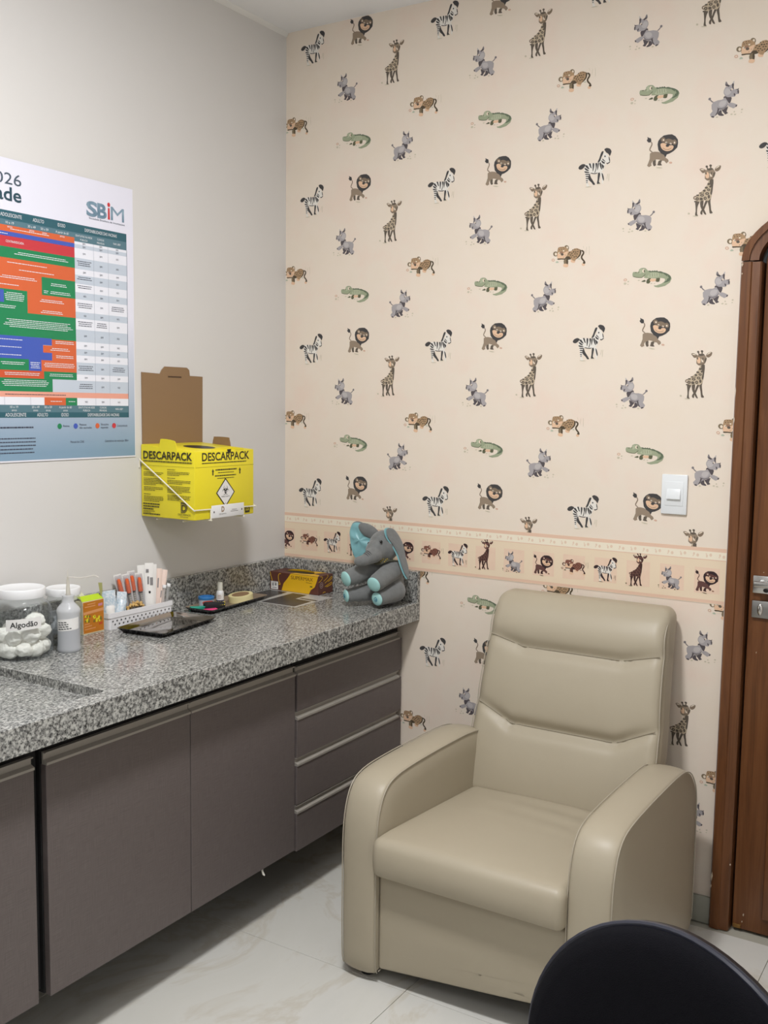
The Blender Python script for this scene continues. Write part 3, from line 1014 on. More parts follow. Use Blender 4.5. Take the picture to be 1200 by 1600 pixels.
# white caulk line where the paper ends at the door frame
MB().box(1.6235, 1.6285, -0.0035, -0.0002, 0.105, 1.962).build('edge_seal', mat('seal_white', (206, 198, 196), 0.6), wall_b)

M_BASE = mat('baseboard_tile', (150, 150, 138), 0.25)
struct(MB().box(0.02, 1.6285, -0.011, -0.0003, 0.0, 0.083, bev=0.002).build('baseboard_back', M_BASE), 'grey tile skirting at the foot of the papered wall', 'skirting')
struct(MB().box(0.0003, 0.011, RY, -0.012, 0.0, 0.083, bev=0.002).build('baseboard_left', M_BASE), 'grey tile skirting under the wall cabinets', 'skirting')

# ------------------------------------------------------------------ arched wooden door
door = D.objects.new('door_1', None)
door.location = (2.08, 0, 0)
COL.objects.link(door)
_AT[door.name] = Vector(door.location)
struct(door, 'brown varnished wooden door with arched frame on the right', 'door')
for s in (-1, 1):
    jm = MB()
    # stepped profile of the jamb, extruded upwards
    pr = [(-0.452, 0.03), (-0.452, -0.018), (-0.448, -0.024), (-0.424, -0.026), (-0.421, -0.021), (-0.400, -0.020), (-0.396, -0.016), (-0.394, 0.03)]
    pr = [((2.08 + a) if s < 0 else (2.08 - a), b) for a, b in pr]
    jm.prism(pr, 'xy', 0.0, 1.962, bev=0)
    jm.build('door_jamb', M_WOOD, door, sharp=20)
ar = MB()
N_ = 40
ao, ai = arch(0.452, 0.20, N_), arch(0.405, 0.155, N_)
am = arch(0.430, 0.18, N_)
vs, fs = [], []
for k in range(N_ + 1):
    for (p, y) in ((ao[k], 0.03), (ao[k], -0.020), (am[k], -0.026), (am[k], -0.019), (ai[k], -0.017), (ai[k], 0.03)):
        vs.append((p[0], y, p[1] + 0.0015))
for k in range(N_):
    for c in range(5):
        fs.append((k * 6 + c, k * 6 + c + 1, (k + 1) * 6 + c + 1, (k + 1) * 6 + c))
fs += [tuple(range(6)), tuple(range(N_ * 6 + 5, N_ * 6 - 1, -1))]
ar.add(vs, fs).build('door_arch', M_WOOD, door, sharp=25)
lf = arch(0.389, 0.145, N_)
leaf = MB().prism([(2.08 - 0.389, 0.006)] + lf + [(2.08 + 0.389, 0.006)], 'xz', 0.004, 0.04, bev=0.003).build('door_leaf', M_WOOD, door)
backing = [(2.08 - 0.394, 0.002)] + arch(0.394, 0.150, N_) + [(2.08 + 0.394, 0.002)]
MB().prism(backing, 'xz', 0.026, 0.09).build('gap_backing', mat('gap_shade', (20, 13, 9), 0.8), door)  # near-black sheet behind the leaf, its colour puts shade in the gap
for z0, z1 in ((0.055, 0.86), (1.14, 1.93)):
    p = MB()
    p.box(1.775, 2.385, -0.006, 0.006, z0, z1, bev=0.005)
    p.box(1.80, 2.36, -0.014, 0.0, z0 + 0.025, z1 - 0.025, bev=0.008)
    p.build('door_panel', M_WOOD, leaf)
M_CHROME = mat('satin_chrome', (196, 196, 194), 0.22, metal=1.0)
M_NICKEL = mat('dull_nickel', (150, 150, 148), 0.35, metal=0.9)
M_DARK = mat('black_recess', (14, 14, 16), 0.4)
hd = MB().box(1.702, 1.752, -0.008, 0.004, 1.026, 1.077, bev=0.002)
hnd = hd.build('handle_plate', M_CHROME, leaf)
lv = MB()
lv.tube([(1.727, -0.004, 1.058), (1.727, -0.038, 1.058)], 0.009, seg=14)
lv.box(1.712, 1.845, -0.050, -0.036, 1.050, 1.066, bev=0.003)
lv.build('handle_lever', M_CHROME, leaf)
MB().ell((1.739, -0.0085, 1.036), (0.008, 0.0012, 0.006), nu=12, nv=6).build('handle_screw', M_DARK, leaf)
lk = MB().box(1.702, 1.752, -0.007, 0.004, 0.954, 1.004, bev=0.002).build('lock_plate', M_NICKEL, leaf)
c_ = MB()
c_.ell((1.7255, -0.008, 0.979), (0.0085, 0.006, 0.017), nu=18, nv=8)
c_.build('lock_cylinder', mat('bright_steel', (215, 214, 210), 0.15, metal=1.0), leaf)
MB().box(1.7244, 1.7268, -0.0146, -0.0128, 0.981, 0.991).build('keyhole', M_DARK, leaf)
MB().box(1.694, 1.716, 0.0, 0.0046, 0.008, 0.02, bev=0.001).build('brass_strip', mat('worn_brass', (134, 100, 52), 0.4, metal=0.5), leaf)
ch = MB()
M_CHIP = mat('chipped_paint', (196, 180, 158), 0.8)
for x, y, z, w, h in ((1.722, 0.0036, 0.052, 0.004, 0.010), (1.719, 0.0036, 0.030, 0.003, 0.007), (1.7278, 0.0036, 1.086, 0.003, 0.003), (1.719, 0.0036, 0.85, 0.002, 0.006)):
    ch.flat([(x - w / 2, z), (x, z - h / 2), (x + w / 2, z + h * 0.1), (x + w * 0.1, z + h / 2)], 'xz', y)
ch.build('paint_chips', M_CHIP, leaf, smooth=False, recalc=False)
ch = MB()
for x, z, w, h in ((1.6325, 1.955, 0.006, 0.012), (1.633, 1.93, 0.004, 0.006), (1.631, 1.60, 0.003, 0.03), (1.6312, 1.52, 0.003, 0.02), (1.632, 0.16, 0.006, 0.03), (1.631, 0.13, 0.004, 0.012), (1.6835, 0.21, 0.004, 0.008)):
    ch.flat([(x - w / 2, z), (x, z - h / 2), (x + w / 2, z + h * 0.1), (x + w * 0.1, z + h / 2)], 'xz', -0.0268)
ch.build('frame_chips', M_CHIP, door, smooth=False, recalc=False)

# ------------------------------------------------------------------ granite worktop
WD, WT, WB = 0.594, 0.87, 0.806
RW = -1.387                                  # right edge of the sunken wet area
work = thing('worktop', 'long grey speckled granite worktop with splashback and sunken end', 'worktop', (0.3, -0.6, WB))
YE = -2.75
mb = MB()
mb.box(0.0003, WD - 0.022, RW, -0.0025, WT - 0.045, WT)
mb.box(0.0003, 0.05, YE, RW, WT - 0.03, WT)
mb.box(0.05, 0.54, YE, RW, WT - 0.045, WT - 0.022)
mb.box(0.54, WD - 0.022, YE, RW, WT - 0.045, WT)
mb.build('slab', M_GRANITE, work)
MB().box(WD - 0.022, WD, -0.615, -0.0025, WB, WT, bev=0.0015, seg=1).build('front_edge', M_GRANITE, work)
MB().box(WD - 0.022, WD, YE, -0.6158, WB, WT, bev=0.0015, seg=1).build('front_edge', M_GRANITE, work)
MB().box(0.0003, 0.02, YE, -0.0025, WT, 0.9776, bev=0.0015, seg=1).build('splashback', M_GRANITE, work)
MB().box(0.02, WD, -0.022, -0.0025, WT, 0.9776, bev=0.0015, seg=1).build('splashback', M_GRANITE, work)

# ------------------------------------------------------------------ wall hung cabinets
XD = 0.53
M_PROF = mat('handle_profile', (158, 153, 145), 0.4, metal=0.1)
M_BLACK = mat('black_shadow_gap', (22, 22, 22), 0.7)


def profile_bar(y0, y1, ztop, parent, name='handle_profile', h=0.029):
    """J-shaped aluminium pull along the top of a front"""
    p = MB()
    pr = [(XD - 0.014, ztop), (XD - 0.014, ztop - h), (XD + 0.003, ztop - h), (XD + 0.003, ztop - h + 0.006), (XD - 0.009, ztop - h + 0.011), (XD - 0.009, ztop - 0.003), (XD - 0.001, ztop - 0.003), (XD - 0.001, ztop)]
    p.prism(pr, 'xz', y0, y1)
    return p.build(name, M_PROF, parent, sharp=20)


def door_front(cab, y0, y1):
    d = MB().box(XD - 0.018, XD, y0, y1, 0.19, 0.7365, bev=0.0008, seg=1).build('cabinet_door', M_LAM, cab)
    profile_bar(y0, y1, 0.766, d)
    return d


cabA = thing('base_cabinet', 'brown cabinet cut off by the left edge of the picture', 'cabinet', (0.28, -2.1, 0.19), 'wall hung cabinets under the worktop')
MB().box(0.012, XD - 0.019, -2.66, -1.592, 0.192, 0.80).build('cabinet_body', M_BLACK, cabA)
door_front(cabA, -2.12, -1.586)
door_front(cabA, -2.66, -2.123)
cabB = thing('base_cabinet', 'wide brown cabinet with two doors in the middle', 'cabinet', (0.28, -1.09, 0.19), 'wall hung cabinets under the worktop')
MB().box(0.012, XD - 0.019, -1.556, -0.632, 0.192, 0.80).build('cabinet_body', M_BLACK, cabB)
door_front(cabB, -1.553, -1.0885)
door_front(cabB, -1.0855, -0.633)
MB().box(XD - 0.10, XD - 0.03, -1.585, -1.557, 0.2, 0.80).build('gap_shade_strip', M_BLACK, cabB)  # black strip stands in for the shade between the two cabinets
cabC = thing('drawer_cabinet', 'narrow cabinet of four brown drawers nearest the papered wall', 'cabinet', (0.28, -0.32, 0.19), 'wall hung cabinets under the worktop')
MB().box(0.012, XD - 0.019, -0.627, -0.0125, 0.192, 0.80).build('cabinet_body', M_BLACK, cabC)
for z1, z0 in ((0.736, 0.6235), (0.597, 0.478), (0.4525, 0.330), (0.302, 0.182)):
    d = MB().box(XD - 0.018, XD, -0.622, -0.0135, z0, z1, bev=0.0008, seg=1).build('drawer', M_LAM, cabC)
    profile_bar(-0.622, -0.030, z1 + 0.0255, d, h=0.0255)
strip = MB()
strip.prism([(XD - 0.010, 0.192), (XD - 0.006, 0.192), (XD - 0.003, 0.178), (XD + 0.003, 0.170), (XD - 0.003, 0.1715), (XD - 0.007, 0.18)], 'xz', -0.783, -0.778)
tag(strip.build('tape_scrap', mat('white_tape', (225, 222, 212), 0.6)), 'scrap of white tape hanging under the middle cabinet', 'tape')

# ------------------------------------------------------------------ recliner
rec = thing('recliner', 'taupe leatherette recliner armchair against the papered wall', 'armchair', (1.225, -0.46, 0))
XL, XR = 0.957, 1.493                       # inner faces of the arms
M_SEAM = mat('seam_thread', (140, 132, 114), 0.6)
M_PIPE = mat('leather_piping', (170, 162, 145), 0.42)
PROF = cat_closed([(-0.838, 0.034), (-0.845, 0.12), (-0.846, 0.28), (-0.844, 0.40), (-0.832, 0.475), (-0.803, 0.528), (-0.75, 0.553), (-0.64, 0.561), (-0.45, 0.561), (-0.29, 0.555), (-0.205, 0.533), (-0.148, 0.486), (-0.122, 0.43), (-0.115, 0.30), (-0.115, 0.09), (-0.122, 0.045), (-0.15, 0.032), (-0.35, 0.030), (-0.6, 0.030), (-0.80, 0.030)], 3)


def armrest(xi, xo):
    """D-shaped padded arm: band between two piped edges, flat cheeks"""
    a = MB()
    n = len(PROF)
    cy, cz = -0.48, 0.29
    secs = []
    x0, x1 = min(xi, xo), max(xi, xo)
    for t, e in ((0.0, -0.005), (0.025, -0.001), (0.08, 0.002), (0.25, 0.006), (0.5, 0.0075), (0.75, 0.006), (0.92, 0.002), (0.975, -0.001), (1.0, -0.005)):
        sec = []
        for i, (y, z) in enumerate(PROF):
            p, q = PROF[i - 1], PROF[(i + 1) % n]
            ty, tz = q[0] - p[0], q[1] - p[1]
            l = math.hypot(ty, tz) or 1
            ny, nz_ = tz / l, -ty / l
            if ny * (y - cy) + nz_ * (z - cz) < 0:
                ny, nz_ = -ny, -nz_
            sec.append((x0 + (x1 - x0) * t, y + ny * (e - 0.004), z + nz_ * (e - 0.004)))
        secs.append(sec)
    vs = [q for s_ in secs for q in s_]
    fs = []
    for k in range(len(secs) - 1):
        for i in range(n):
            j = (i + 1) % n
            fs.append((k * n + i, k * n + j, (k + 1) * n + j, (k + 1) * n + i))
    # puffed cheeks
    for k, sx in ((0, -1), (len(secs) - 1, 1)):
        base = len(vs)
        ring = secs[k]
        for sc, puff in ((0.82, 0.004), (0.45, 0.007)):
            for q in ring:
                vs.append((q[0] + sx * puff, cy + (q[1] - cy) * sc, cz + (q[2] - cz) * sc))
        prev = k * n
        for r_ in range(2):
            for i in range(n):
                j = (i + 1) % n
                fs.append((prev + i, prev + j, base + r_ * n + j, base + r_ * n + i))
            prev = base + r_ * n
        vs.append((ring[0][0] + sx * 0.007, cy, cz))
        for i in range(n):
            fs.append((prev + i, prev + (i + 1) % n, len(vs) - 1))
    a.add(vs, fs)
    o = a.build('armrest', M_LEATHER, rec, sharp=60)
    for xx, sgn in ((x0, -1), (x1, 1)):
        pts = [(xx + sgn * 0.0005, y, z) for (y, z) in PROF if z > 0.06 or y < -0.8]
        # start at the front foot and run over the top
        k0 = min(range(len(pts)), key=lambda i: (pts[i][1] > -0.8, pts[i][2]))
        pts = pts[k0:] + pts[:k0]
        c2 = Vector((0, cy, cz))
        pts = [Vector((p[0], p[1] + (cy - p[1]) * 0.011, p[2] + (cz - p[2]) * 0.011)) for p in pts]
        MB().tube(pts, 0.0017, seg=6).build('arm_piping', M_PIPE, o)
    return o


armrest(XL, 0.851)
armrest(XR, 1.601)


def seat_fn(q, u):
    x, y, z = q
    s = (x - 1.225) / 0.265
    t = (y + 0.865) / 0.585                   # 0 front .. 1 back
    top = 0.421 - 0.045 * max(0.0, t - 0.12)
    top += 0.012 * (1 - s * s) * (0.4 + 0.6 * math.sin(PI * min(1, t)))
    k = (z - 0.312) / 0.115
    z = 0.312 + k * (top - 0.312)
    if t < 0.3:
        bulge = 0.016 * math.sin(PI * min(1, max(0, k))) * (1 - (t / 0.3) ** 2)
        y -= bulge * (1 - 0.4 * s * s)
    # soft creases running sideways near the back
    z += 0.003 * math.sin(34 * t + 1.3 * s) * max(0, min(1, (t - 0.45) * 4)) * max(0, 1 - abs(s - 0.25)) * (1 if k > 0.5 else 0)
    return (x, y, z)


MB().rbox((1.225, -0.5725, 0.3695), (0.2685, 0.2925, 0.0575), 0.024, (24, 30, 6), seat_fn).build('seat_cushion', M_LEATHER, rec, sharp=70)


def foot_fn(q, u):
    x, y, z = q
    k = (x - XL) / (XR - XL)
    if z < 0.1:
        z += 0.012 + 0.055 * k
    y += 0.016 * k * (1 - (z - 0.03) / 0.28) - 0.006 * math.sin(PI * (z - 0.03) / 0.28) * math.sin(PI * max(0, min(1, k)))
    return (x, y, z)


MB().rbox((1.225, -0.812, 0.170), (0.264, 0.018, 0.140), 0.008, (16, 1, 12), foot_fn).build('footrest_panel', M_LEATHER, rec, sharp=60)
MB().box(XL + 0.003, XR - 0.003, -0.76, -0.14, 0.10, 0.305, bev=0.004).build('base_frame', mat('dark_lining', (30, 29, 32), 0.9), rec)


def back_plane(z):
    """y of the front of the backrest"""
    return -0.30 + (z - 0.36) * 0.27 + (0.03 * ((z - 0.86) / 0.1) ** 2 if z > 0.86 else 0.0)


def seam_z(z_edge, drop, s):
    a = abs(s)
    return z_edge - drop * (1.0 if a < 0.56 else max(0.0, (1 - a) / 0.44))


SEAMS = ((0.842, 0.031, 0.012), (0.640, 0.060, 0.017))


def half_w(z):
    return 0.298 - 0.022 * max(0.0, min(1.0, (z - 0.56) / 0.40))


def back_front(s, z):
    y = back_plane(z)
    edge = max(0.0, 1 - abs(s) ** 4)
    g = 0.0
    zs = [seam_z(a, b, s) for a, b, c in SEAMS]
    puffs = ((zs[0], 0.975), (zs[1], zs[0]), (0.36, zs[1]))
    for lo, hi in puffs:
        if lo <= z <= hi:
            t = (z - lo) / (hi - lo)
            g = 0.014 * (1 - (2 * t - 1) ** 2)
    y -= g * (0.35 + 0.65 * edge)
    for (a, b, dep), zz in zip(SEAMS, zs):
        w = dep * (1.0 if abs(s) < 0.6 else max(0.22, 1 - (abs(s) - 0.6) * 2.1))
        dz = z - zz
        y += w * math.exp(-(dz / (0.018 if dz < 0 else 0.022)) ** 2) * 0.9
        # gathers fanning from the ends of the seam
        for e in (-0.56, 0.56):
            d = s - e
            if abs(d) < 0.16 and -0.05 < dz < 0.05:
                y += 0.0036 * math.sin(d * 95 + dz * 60) * math.exp(-(dz / 0.022) ** 2) * (1 - abs(d) / 0.16)
    return y


def back_fn(q, u):
    x, y, z = q
    hw = half_w(z)
    s = (x - 1.225) / 0.288
    x2 = 1.222 + s * hw
    k = (0.055 - y) / 0.11                    # 1 at the front, 0 at the rear
    k = max(0, min(1, k))
    yf = back_front(max(-1, min(1, s)), z)
    yr = back_plane(z) + 0.122
    yr = min(yr, -0.018)
    return (x2, yr + (yf - yr) * k, z)


MB().rbox((1.225, 0.0, 0.6605), (0.288, 0.055, 0.3055), 0.034, (52, 3, 120), back_fn).build('backrest', M_LEATHER, rec, sharp=75)
bk = None
for a, b, c in SEAMS:
    pts = []
    for i in range(41):
        s = -0.95 + 1.90 * i / 40
        z = seam_z(a, b, s)
        pts.append((1.222 + s * half_w(z), back_front(s, z) - 0.0010, z))
    MB().tube(pts, 0.0015, seg=5).build('back_seam', M_SEAM, rec)
for sg in (-1, 1):
    pts = []
    for i in range(30):
        z = 0.55 + 0.395 * i / 29
        pts.append((1.222 + sg * (half_w(z) - 0.005), back_front(0.93, z) + 0.009 + (0.03 * ((i - 25) / 4) ** 2 if i > 25 else 0), z))
    MB().tube(pts, 0.0017, seg=6).build('back_piping', M_PIPE, rec)
M_GLIDE = mat('black_glide', (24, 24, 26), 0.5)
for x in (0.905, 1.547):
    for y in (-0.79, -0.19):
        MB().lathe((x, y, 0), [(0.020, 0.0), (0.022, 0.004), (0.022, 0.034)], seg=16).build('foot', M_GLIDE, rec)

# ------------------------------------------------------------------ dark office chair in front
oc = thing('office_chair', 'navy black office chair with rounded back at lower right', 'chair', (2.06, -2.10, 0))
PHI = -0.262
cxn, cyn, ztop = 2.001, -1.801, 0.892
ux, uy = math.cos(PHI), math.sin(PHI)
nx_, ny_ = -math.sin(PHI), math.cos(PHI)


def oc_pt(s, w, off):
    """point of the backrest: s sideways metres, w metres below the top, off = towards the rear"""
    o = off - 0.182 * w + 0.35 * s * s
    return Vector((cxn + ux * s + nx_ * o, cyn + uy * s + ny_ * o, ztop - w))


rim = []
NR = 64
for k in range(NR):
    a = 2 * PI * k / NR
    ca, sa = math.cos(a), math.sin(a)
    n_ = 1.88 if sa > 0 else 2.6
    sx = 0.217 * (abs(ca) ** (2 / n_)) * (1 if ca >= 0 else -1)
    sz = (0.202 if sa > 0 else 0.18) * (abs(sa) ** (2 / n_)) * (1 if sa >= 0 else -1)
    rim.append((sx, 0.202 - sz))


def oc_surface(scales):
    mb = MB()
    vs, fs = [], []
    for sc, off in scales:
        for s, w in rim:
            vs.append(oc_pt(s * sc, 0.202 + (w - 0.202) * sc, off))
    n = len(scales)
    for i in range(n - 1):
        for k in range(NR):
            l = (k + 1) % NR
            fs.append((i * NR + k, i * NR + l, (i + 1) * NR + l, (i + 1) * NR + k))
    fs.append(tuple(range(NR)))
    fs.append(tuple(range((n - 1) * NR, n * NR)))
    return mb.add(vs, fs)


M_NAVY = mat('navy_black_fabric', (10, 10, 16), 0.9, spec=0.15, bump=(900, 0.5))
M_SHELL = mat('black_plastic_shell', (18, 18, 22), 0.45)
oc_surface([(0.35, 0.006), (0.7, 0.001), (0.88, 0.0), (0.955, 0.006), (0.985, 0.014), (0.985, 0.024)]).build('backrest', M_NAVY, oc, sharp=60)
oc_surface([(0.98, 0.024), (1.0, 0.027), (0.99, 0.036), (0.9, 0.046), (0.5, 0.052)]).build('back_shell', M_SHELL, oc, sharp=60)
MB().tube([oc_pt(s * 0.992, 0.202 + (w - 0.202) * 0.992, 0.021) for s, w in rim], 0.0045, seg=8, closed=True).build('edge_piping', mat('edge_trim', (40, 42, 54), 0.35), oc)
sc_ = Vector((cxn - nx_ * 0.30, cyn - ny_ * 0.30, 0.46))
RZ_ = Matrix.Rotation(PHI, 4, 'Z')
MB(Matrix.Translation(sc_) @ RZ_).rbox((0, 0, 0), (0.225, 0.215, 0.035), 0.03, (8, 8, 2), lambda q, u: (q[0], q[1], q[2] - (0.03 * max(0, (-q[1] - 0.1) / 0.1) ** 2))).build('seat', M_NAVY, oc, sharp=60)
b0 = oc_pt(0, 0.33, 0.05)
MB().tube(cat_open([tuple(b0), tuple(b0 + Vector((nx_ * 0.04, ny_ * 0.04, -0.12))), (sc_.x + nx_ * 0.22, sc_.y + ny_ * 0.22, 0.41), (sc_.x, sc_.y, 0.41)], 6), 0.016, seg=10).build('back_bracket', M_SHELL, oc)
MB().lathe((sc_.x, sc_.y, 0.07), [(0.032, 0.0), (0.032, 0.17), (0.022, 0.171), (0.022, 0.355)], seg=20).build('gas_lift', M_SHELL, oc)
for k in range(5):
    a = PHI + 2 * PI * k / 5 + 0.3
    d = Vector((math.cos(a), math.sin(a), 0))
    c0 = Vector((sc_.x, sc_.y, 0))
    MB().tube([c0 + d * 0.02 + Z * 0.10, c0 + d * 0.15 + Z * 0.09, c0 + d * 0.26 + Z * 0.07], [0.024, 0.02, 0.014], seg=10).build('base_leg', M_SHELL, oc)
    MB().tube([c0 + d * 0.26 + d.cross(Z) * -0.022 + Z * 0.0275, c0 + d * 0.26 + d.cross(Z) * 0.022 + Z * 0.0275], 0.027, seg=20).build('caster', M_SHELL, oc)

# ------------------------------------------------------------------ light switch
sw = thing('light_switch', 'white single light switch on the papered wall near the door', 'switch', (1.461, 0, 1.297))
M_WPLA = mat('white_switch_plastic', (226, 230, 232), 0.28)
MB().box(1.4255, 1.5025, -0.0095, -0.0003, 1.237, 1.356, bev=0.003).build('switch_plate', M_WPLA, sw)
MB().box(1.4365, 1.4915, -0.0108, -0.008, 1.2625, 1.335, bev=0.001).build('switch_frame', M_WPLA, sw)
q = MB()
q.prism([(-0.010, 1.282), (-0.0185, 1.283), (-0.0125, 1.3125), (-0.010, 1.3125)], 'yz', 1.443, 1.484, bev=0.0006)
q.build('rocker', M_WPLA, sw)

# ------------------------------------------------------------------ vaccination poster on the left wall
P0, P1, Q0, Q1 = -1.62, -0.7615, 1.384, 2.1865
po = thing('poster', 'printed vaccination schedule poster with coloured table on left wall', 'poster', (0, -1.2, 1.384))
PA = {'white': (222, 222, 234), 'teal': (46, 92, 104), 'teal2': (84, 118, 130), 'green': (32, 128, 82), 'orange': (206, 98, 58), 'blue': (66, 90, 176), 'red': (192, 58, 66),
      'grey': (190, 200, 212), 'cell': (226, 228, 236), 'pink': (226, 160, 140), 'foot': (134, 160, 182), 'line': (150, 158, 172), 'redor': (200, 84, 52), 'rule': (60, 70, 90)}
PM = {k: mat('poster_' + k, v, 0.35, spec=0.4) for k, v in PA.items()}


def _pg(k):
    sx = k.nt.nodes.new('ShaderNodeSeparateXYZ')
    k.nt.links.new(k.tc.outputs['Object'], sx.inputs[0])
    mr = k.nt.nodes.new('ShaderNodeMapRange')
    mr.inputs[1].default_value = 0.02
    mr.inputs[2].default_value = 0.42
    k.nt.links.new(sx.outputs['Z'], mr.inputs[0])
    k.nt.links.new(k.mix(mr.outputs[0], (128, 156, 178), (222, 222, 234)), k.b.inputs['Base Color'])


M_PBACK = node_mat('poster_background', _pg, 0.35, 0.4)
MB().box(0.0003, 0.0028, P0, P1 + 0.0022, Q0 - 0.0045, Q1).build('poster_edge', mat('poster_edge_white', (224, 224, 232), 0.4), po, smooth=False)
MB().box(0.0006, 0.003, P0, P1, Q0, Q1).build('poster_board', M_PBACK, po, smooth=False)
rects = {}


def pr_(col, ya, yb, za, zb):
    rects.setdefault(col, []).append((ya, yb, za, zb))


TE = -0.787
SP = -0.9865
pr_('teal', P0, TE, 2.027, 2.051)
pr_('teal2', P0, TE, 2.0025, 2.027)
pr_('orange', P0, SP, 1.996, 2.0125)
pr_('blue', P0, SP, 1.9845, 1.996)
pr_('red', P0, SP, 1.956, 1.9845)
pr_('green', P0, SP, 1.927, 1.956)
pr_('orange', P0, SP, 1.786, 1.927)
pr_('green', -1.104, SP, 1.84, 1.889)
pr_('green', P0, -1.153, 1.786, 1.845)
pr_('blue', -1.30, -1.229, 1.809, 1.842)
pr_('green', P0, SP, 1.72, 1.786)
pr_('blue', P0, -1.0735, 1.703, 1.722)
pr_('blue', P0, -1.104, 1.682, 1.703)
pr_('blue', P0, -1.0735, 1.661, 1.682)
pr_('orange', -1.0735, SP, 1.702, 1.72)
pr_('orange', -1.104, SP, 1.682, 1.702)
pr_('orange', -1.0735, SP, 1.661, 1.682)
pr_('green', P0, -1.153, 1.63, 1.661)
pr_('blue', -1.153, -1.111, 1.63, 1.661)
pr_('orange', -1.111, SP, 1.63, 1.661)
pr_('redor', P0, -1.1025, 1.609, 1.63)
pr_('green', -1.1025, SP, 1.609, 1.63)
pr_('green', P0, -1.0735, 1.573, 1.609)
pr_('grey', -1.0735, SP, 1.573, 1.609)
pr_('pink', P0, TE, 1.5575, 1.573)
pr_('cell', P0, -1.103, 1.536, 1.5575)
pr_('orange', -1.103, -1.028, 1.536, 1.5575)
pr_('green', -1.028, SP, 1.536, 1.5575)
pr_('teal2', P0, TE, 1.516, 1.536)
pr_('teal', P0, TE, 1.501, 1.516)
rzs = [2.0025, 1.995, 1.984, 1.957, 1.926, 1.909, 1.884, 1.860, 1.840, 1.804, 1.785, 1.754, 1.719, 1.698, 1.680, 1.660, 1.625, 1.6075, 1.573]
for i in range(len(rzs) - 1):
    pr_('cell' if i % 2 == 0 else 'grey', SP, TE, rzs[i + 1], rzs[i])
pr_('cell', SP, TE, 1.536, 1.5575)
for ya in (-0.9165, -0.861):
    for za, zb in ((1.573, 2.0025), (1.536, 1.5575)):
        pr_('line', ya - 0.0004, ya + 0.0004, za, zb)
pr_('rule', TE - 0.0006, TE + 0.0006, 1.501, 2.0025)
for ya in (-1.235, -1.15):
    pr_('line', ya - 0.0004, ya + 0.0004, 1.536, 1.5575)
NAMES = {'cell': 'table_row', 'grey': 'table_row', 'line': 'table_line', 'rule': 'table_rule'}
lay = {'teal': 1, 'teal2': 1, 'cell': 1, 'grey': 1, 'redor': 1, 'red': 1, 'pink': 1, 'orange': 2, 'green': 3, 'blue': 4, 'line': 5, 'rule': 5}
for col, rs in rects.items():
    for ya, yb, za, zb in rs:
        b = MB().flat([(ya, za), (yb, za), (yb, zb), (ya, zb)], 'yz', 0.003 + 0.00012 * lay[col])
        b.build(NAMES.get(col, col.replace('2', '').replace('redor', 'orange') + '_block'), PM[col], po, smooth=False, recalc=False)


def ptxt(b, s, y, z, h, w=None, align='C', bold=0.0, m=0):
    b.text(s, (0.00375, y, z), Y, Z, h, w, align, m, bold)


def bars(b, y, z, w, n=1, h=0.0017, gap=0.0048, align='C', m=0):
    """lines of small print too fine to read"""
    for i in range(n):
        ww = w * random.uniform(0.78, 1.0) if i == n - 1 or align == 'C' else w * random.uniform(0.92, 1)
        x = y - ww / 2 if align == 'C' else y
        zz = z - i * gap
        while ww > 0.002:
            l = min(random.uniform(0.004, 0.011), ww)
            b.flat([(x, zz), (x + l, zz), (x + l, zz + h), (x, zz + h)], 'yz', 0.0037, m)
            x += l + 0.0012
            ww -= l + 0.0012


b = MB()
ptxt(b, '/2026', -1.1645, 2.1195, 0.030, 0.130, 'R')
ptxt(b, 'idade', -1.1655, 2.0775, 0.035, 0.124, 'R', 0.018, 1)
b.build('title_lettering', [mat('print_grey', (70, 84, 98), 0.4), mat('print_teal', (38, 70, 84), 0.4)], po, smooth=False, recalc=False)
b = MB()
ptxt(b, 'S', -0.920, 2.083, 0.040, 0.042, 'C', 0.035, 0)
ptxt(b, 'B', -0.882, 2.083, 0.040, 0.036, 'C', 0.035, 0)
ptxt(b, 'M', -0.822, 2.083, 0.040, 0.052, 'C', 0.0, 0)
b.flat([(-0.8600, 2.083), (-0.8515, 2.083), (-0.8525, 2.116), (-0.8590, 2.116)], 'yz', 0.0037, 1)
b.flat([(-0.8558 + 0.0055 * math.cos(t * PI / 6), 2.1255 + 0.0065 * math.sin(t * PI / 6)) for t in range(12)], 'yz', 0.0037, 1)
b.build('society_logo', [mat('logo_grey_blue', (94, 124, 144), 0.4, var=(26, (140, 164, 180))), mat('logo_red', (192, 46, 52), 0.4)], po, smooth=False, recalc=False)
b = MB()
ptxt(b, 'Sociedade Brasileira de Imunizações', -0.8625, 2.0735, 0.0052, 0.138)
b.build('logo_caption', mat('print_grey', (70, 84, 98)), po, smooth=False, recalc=False)
b = MB()
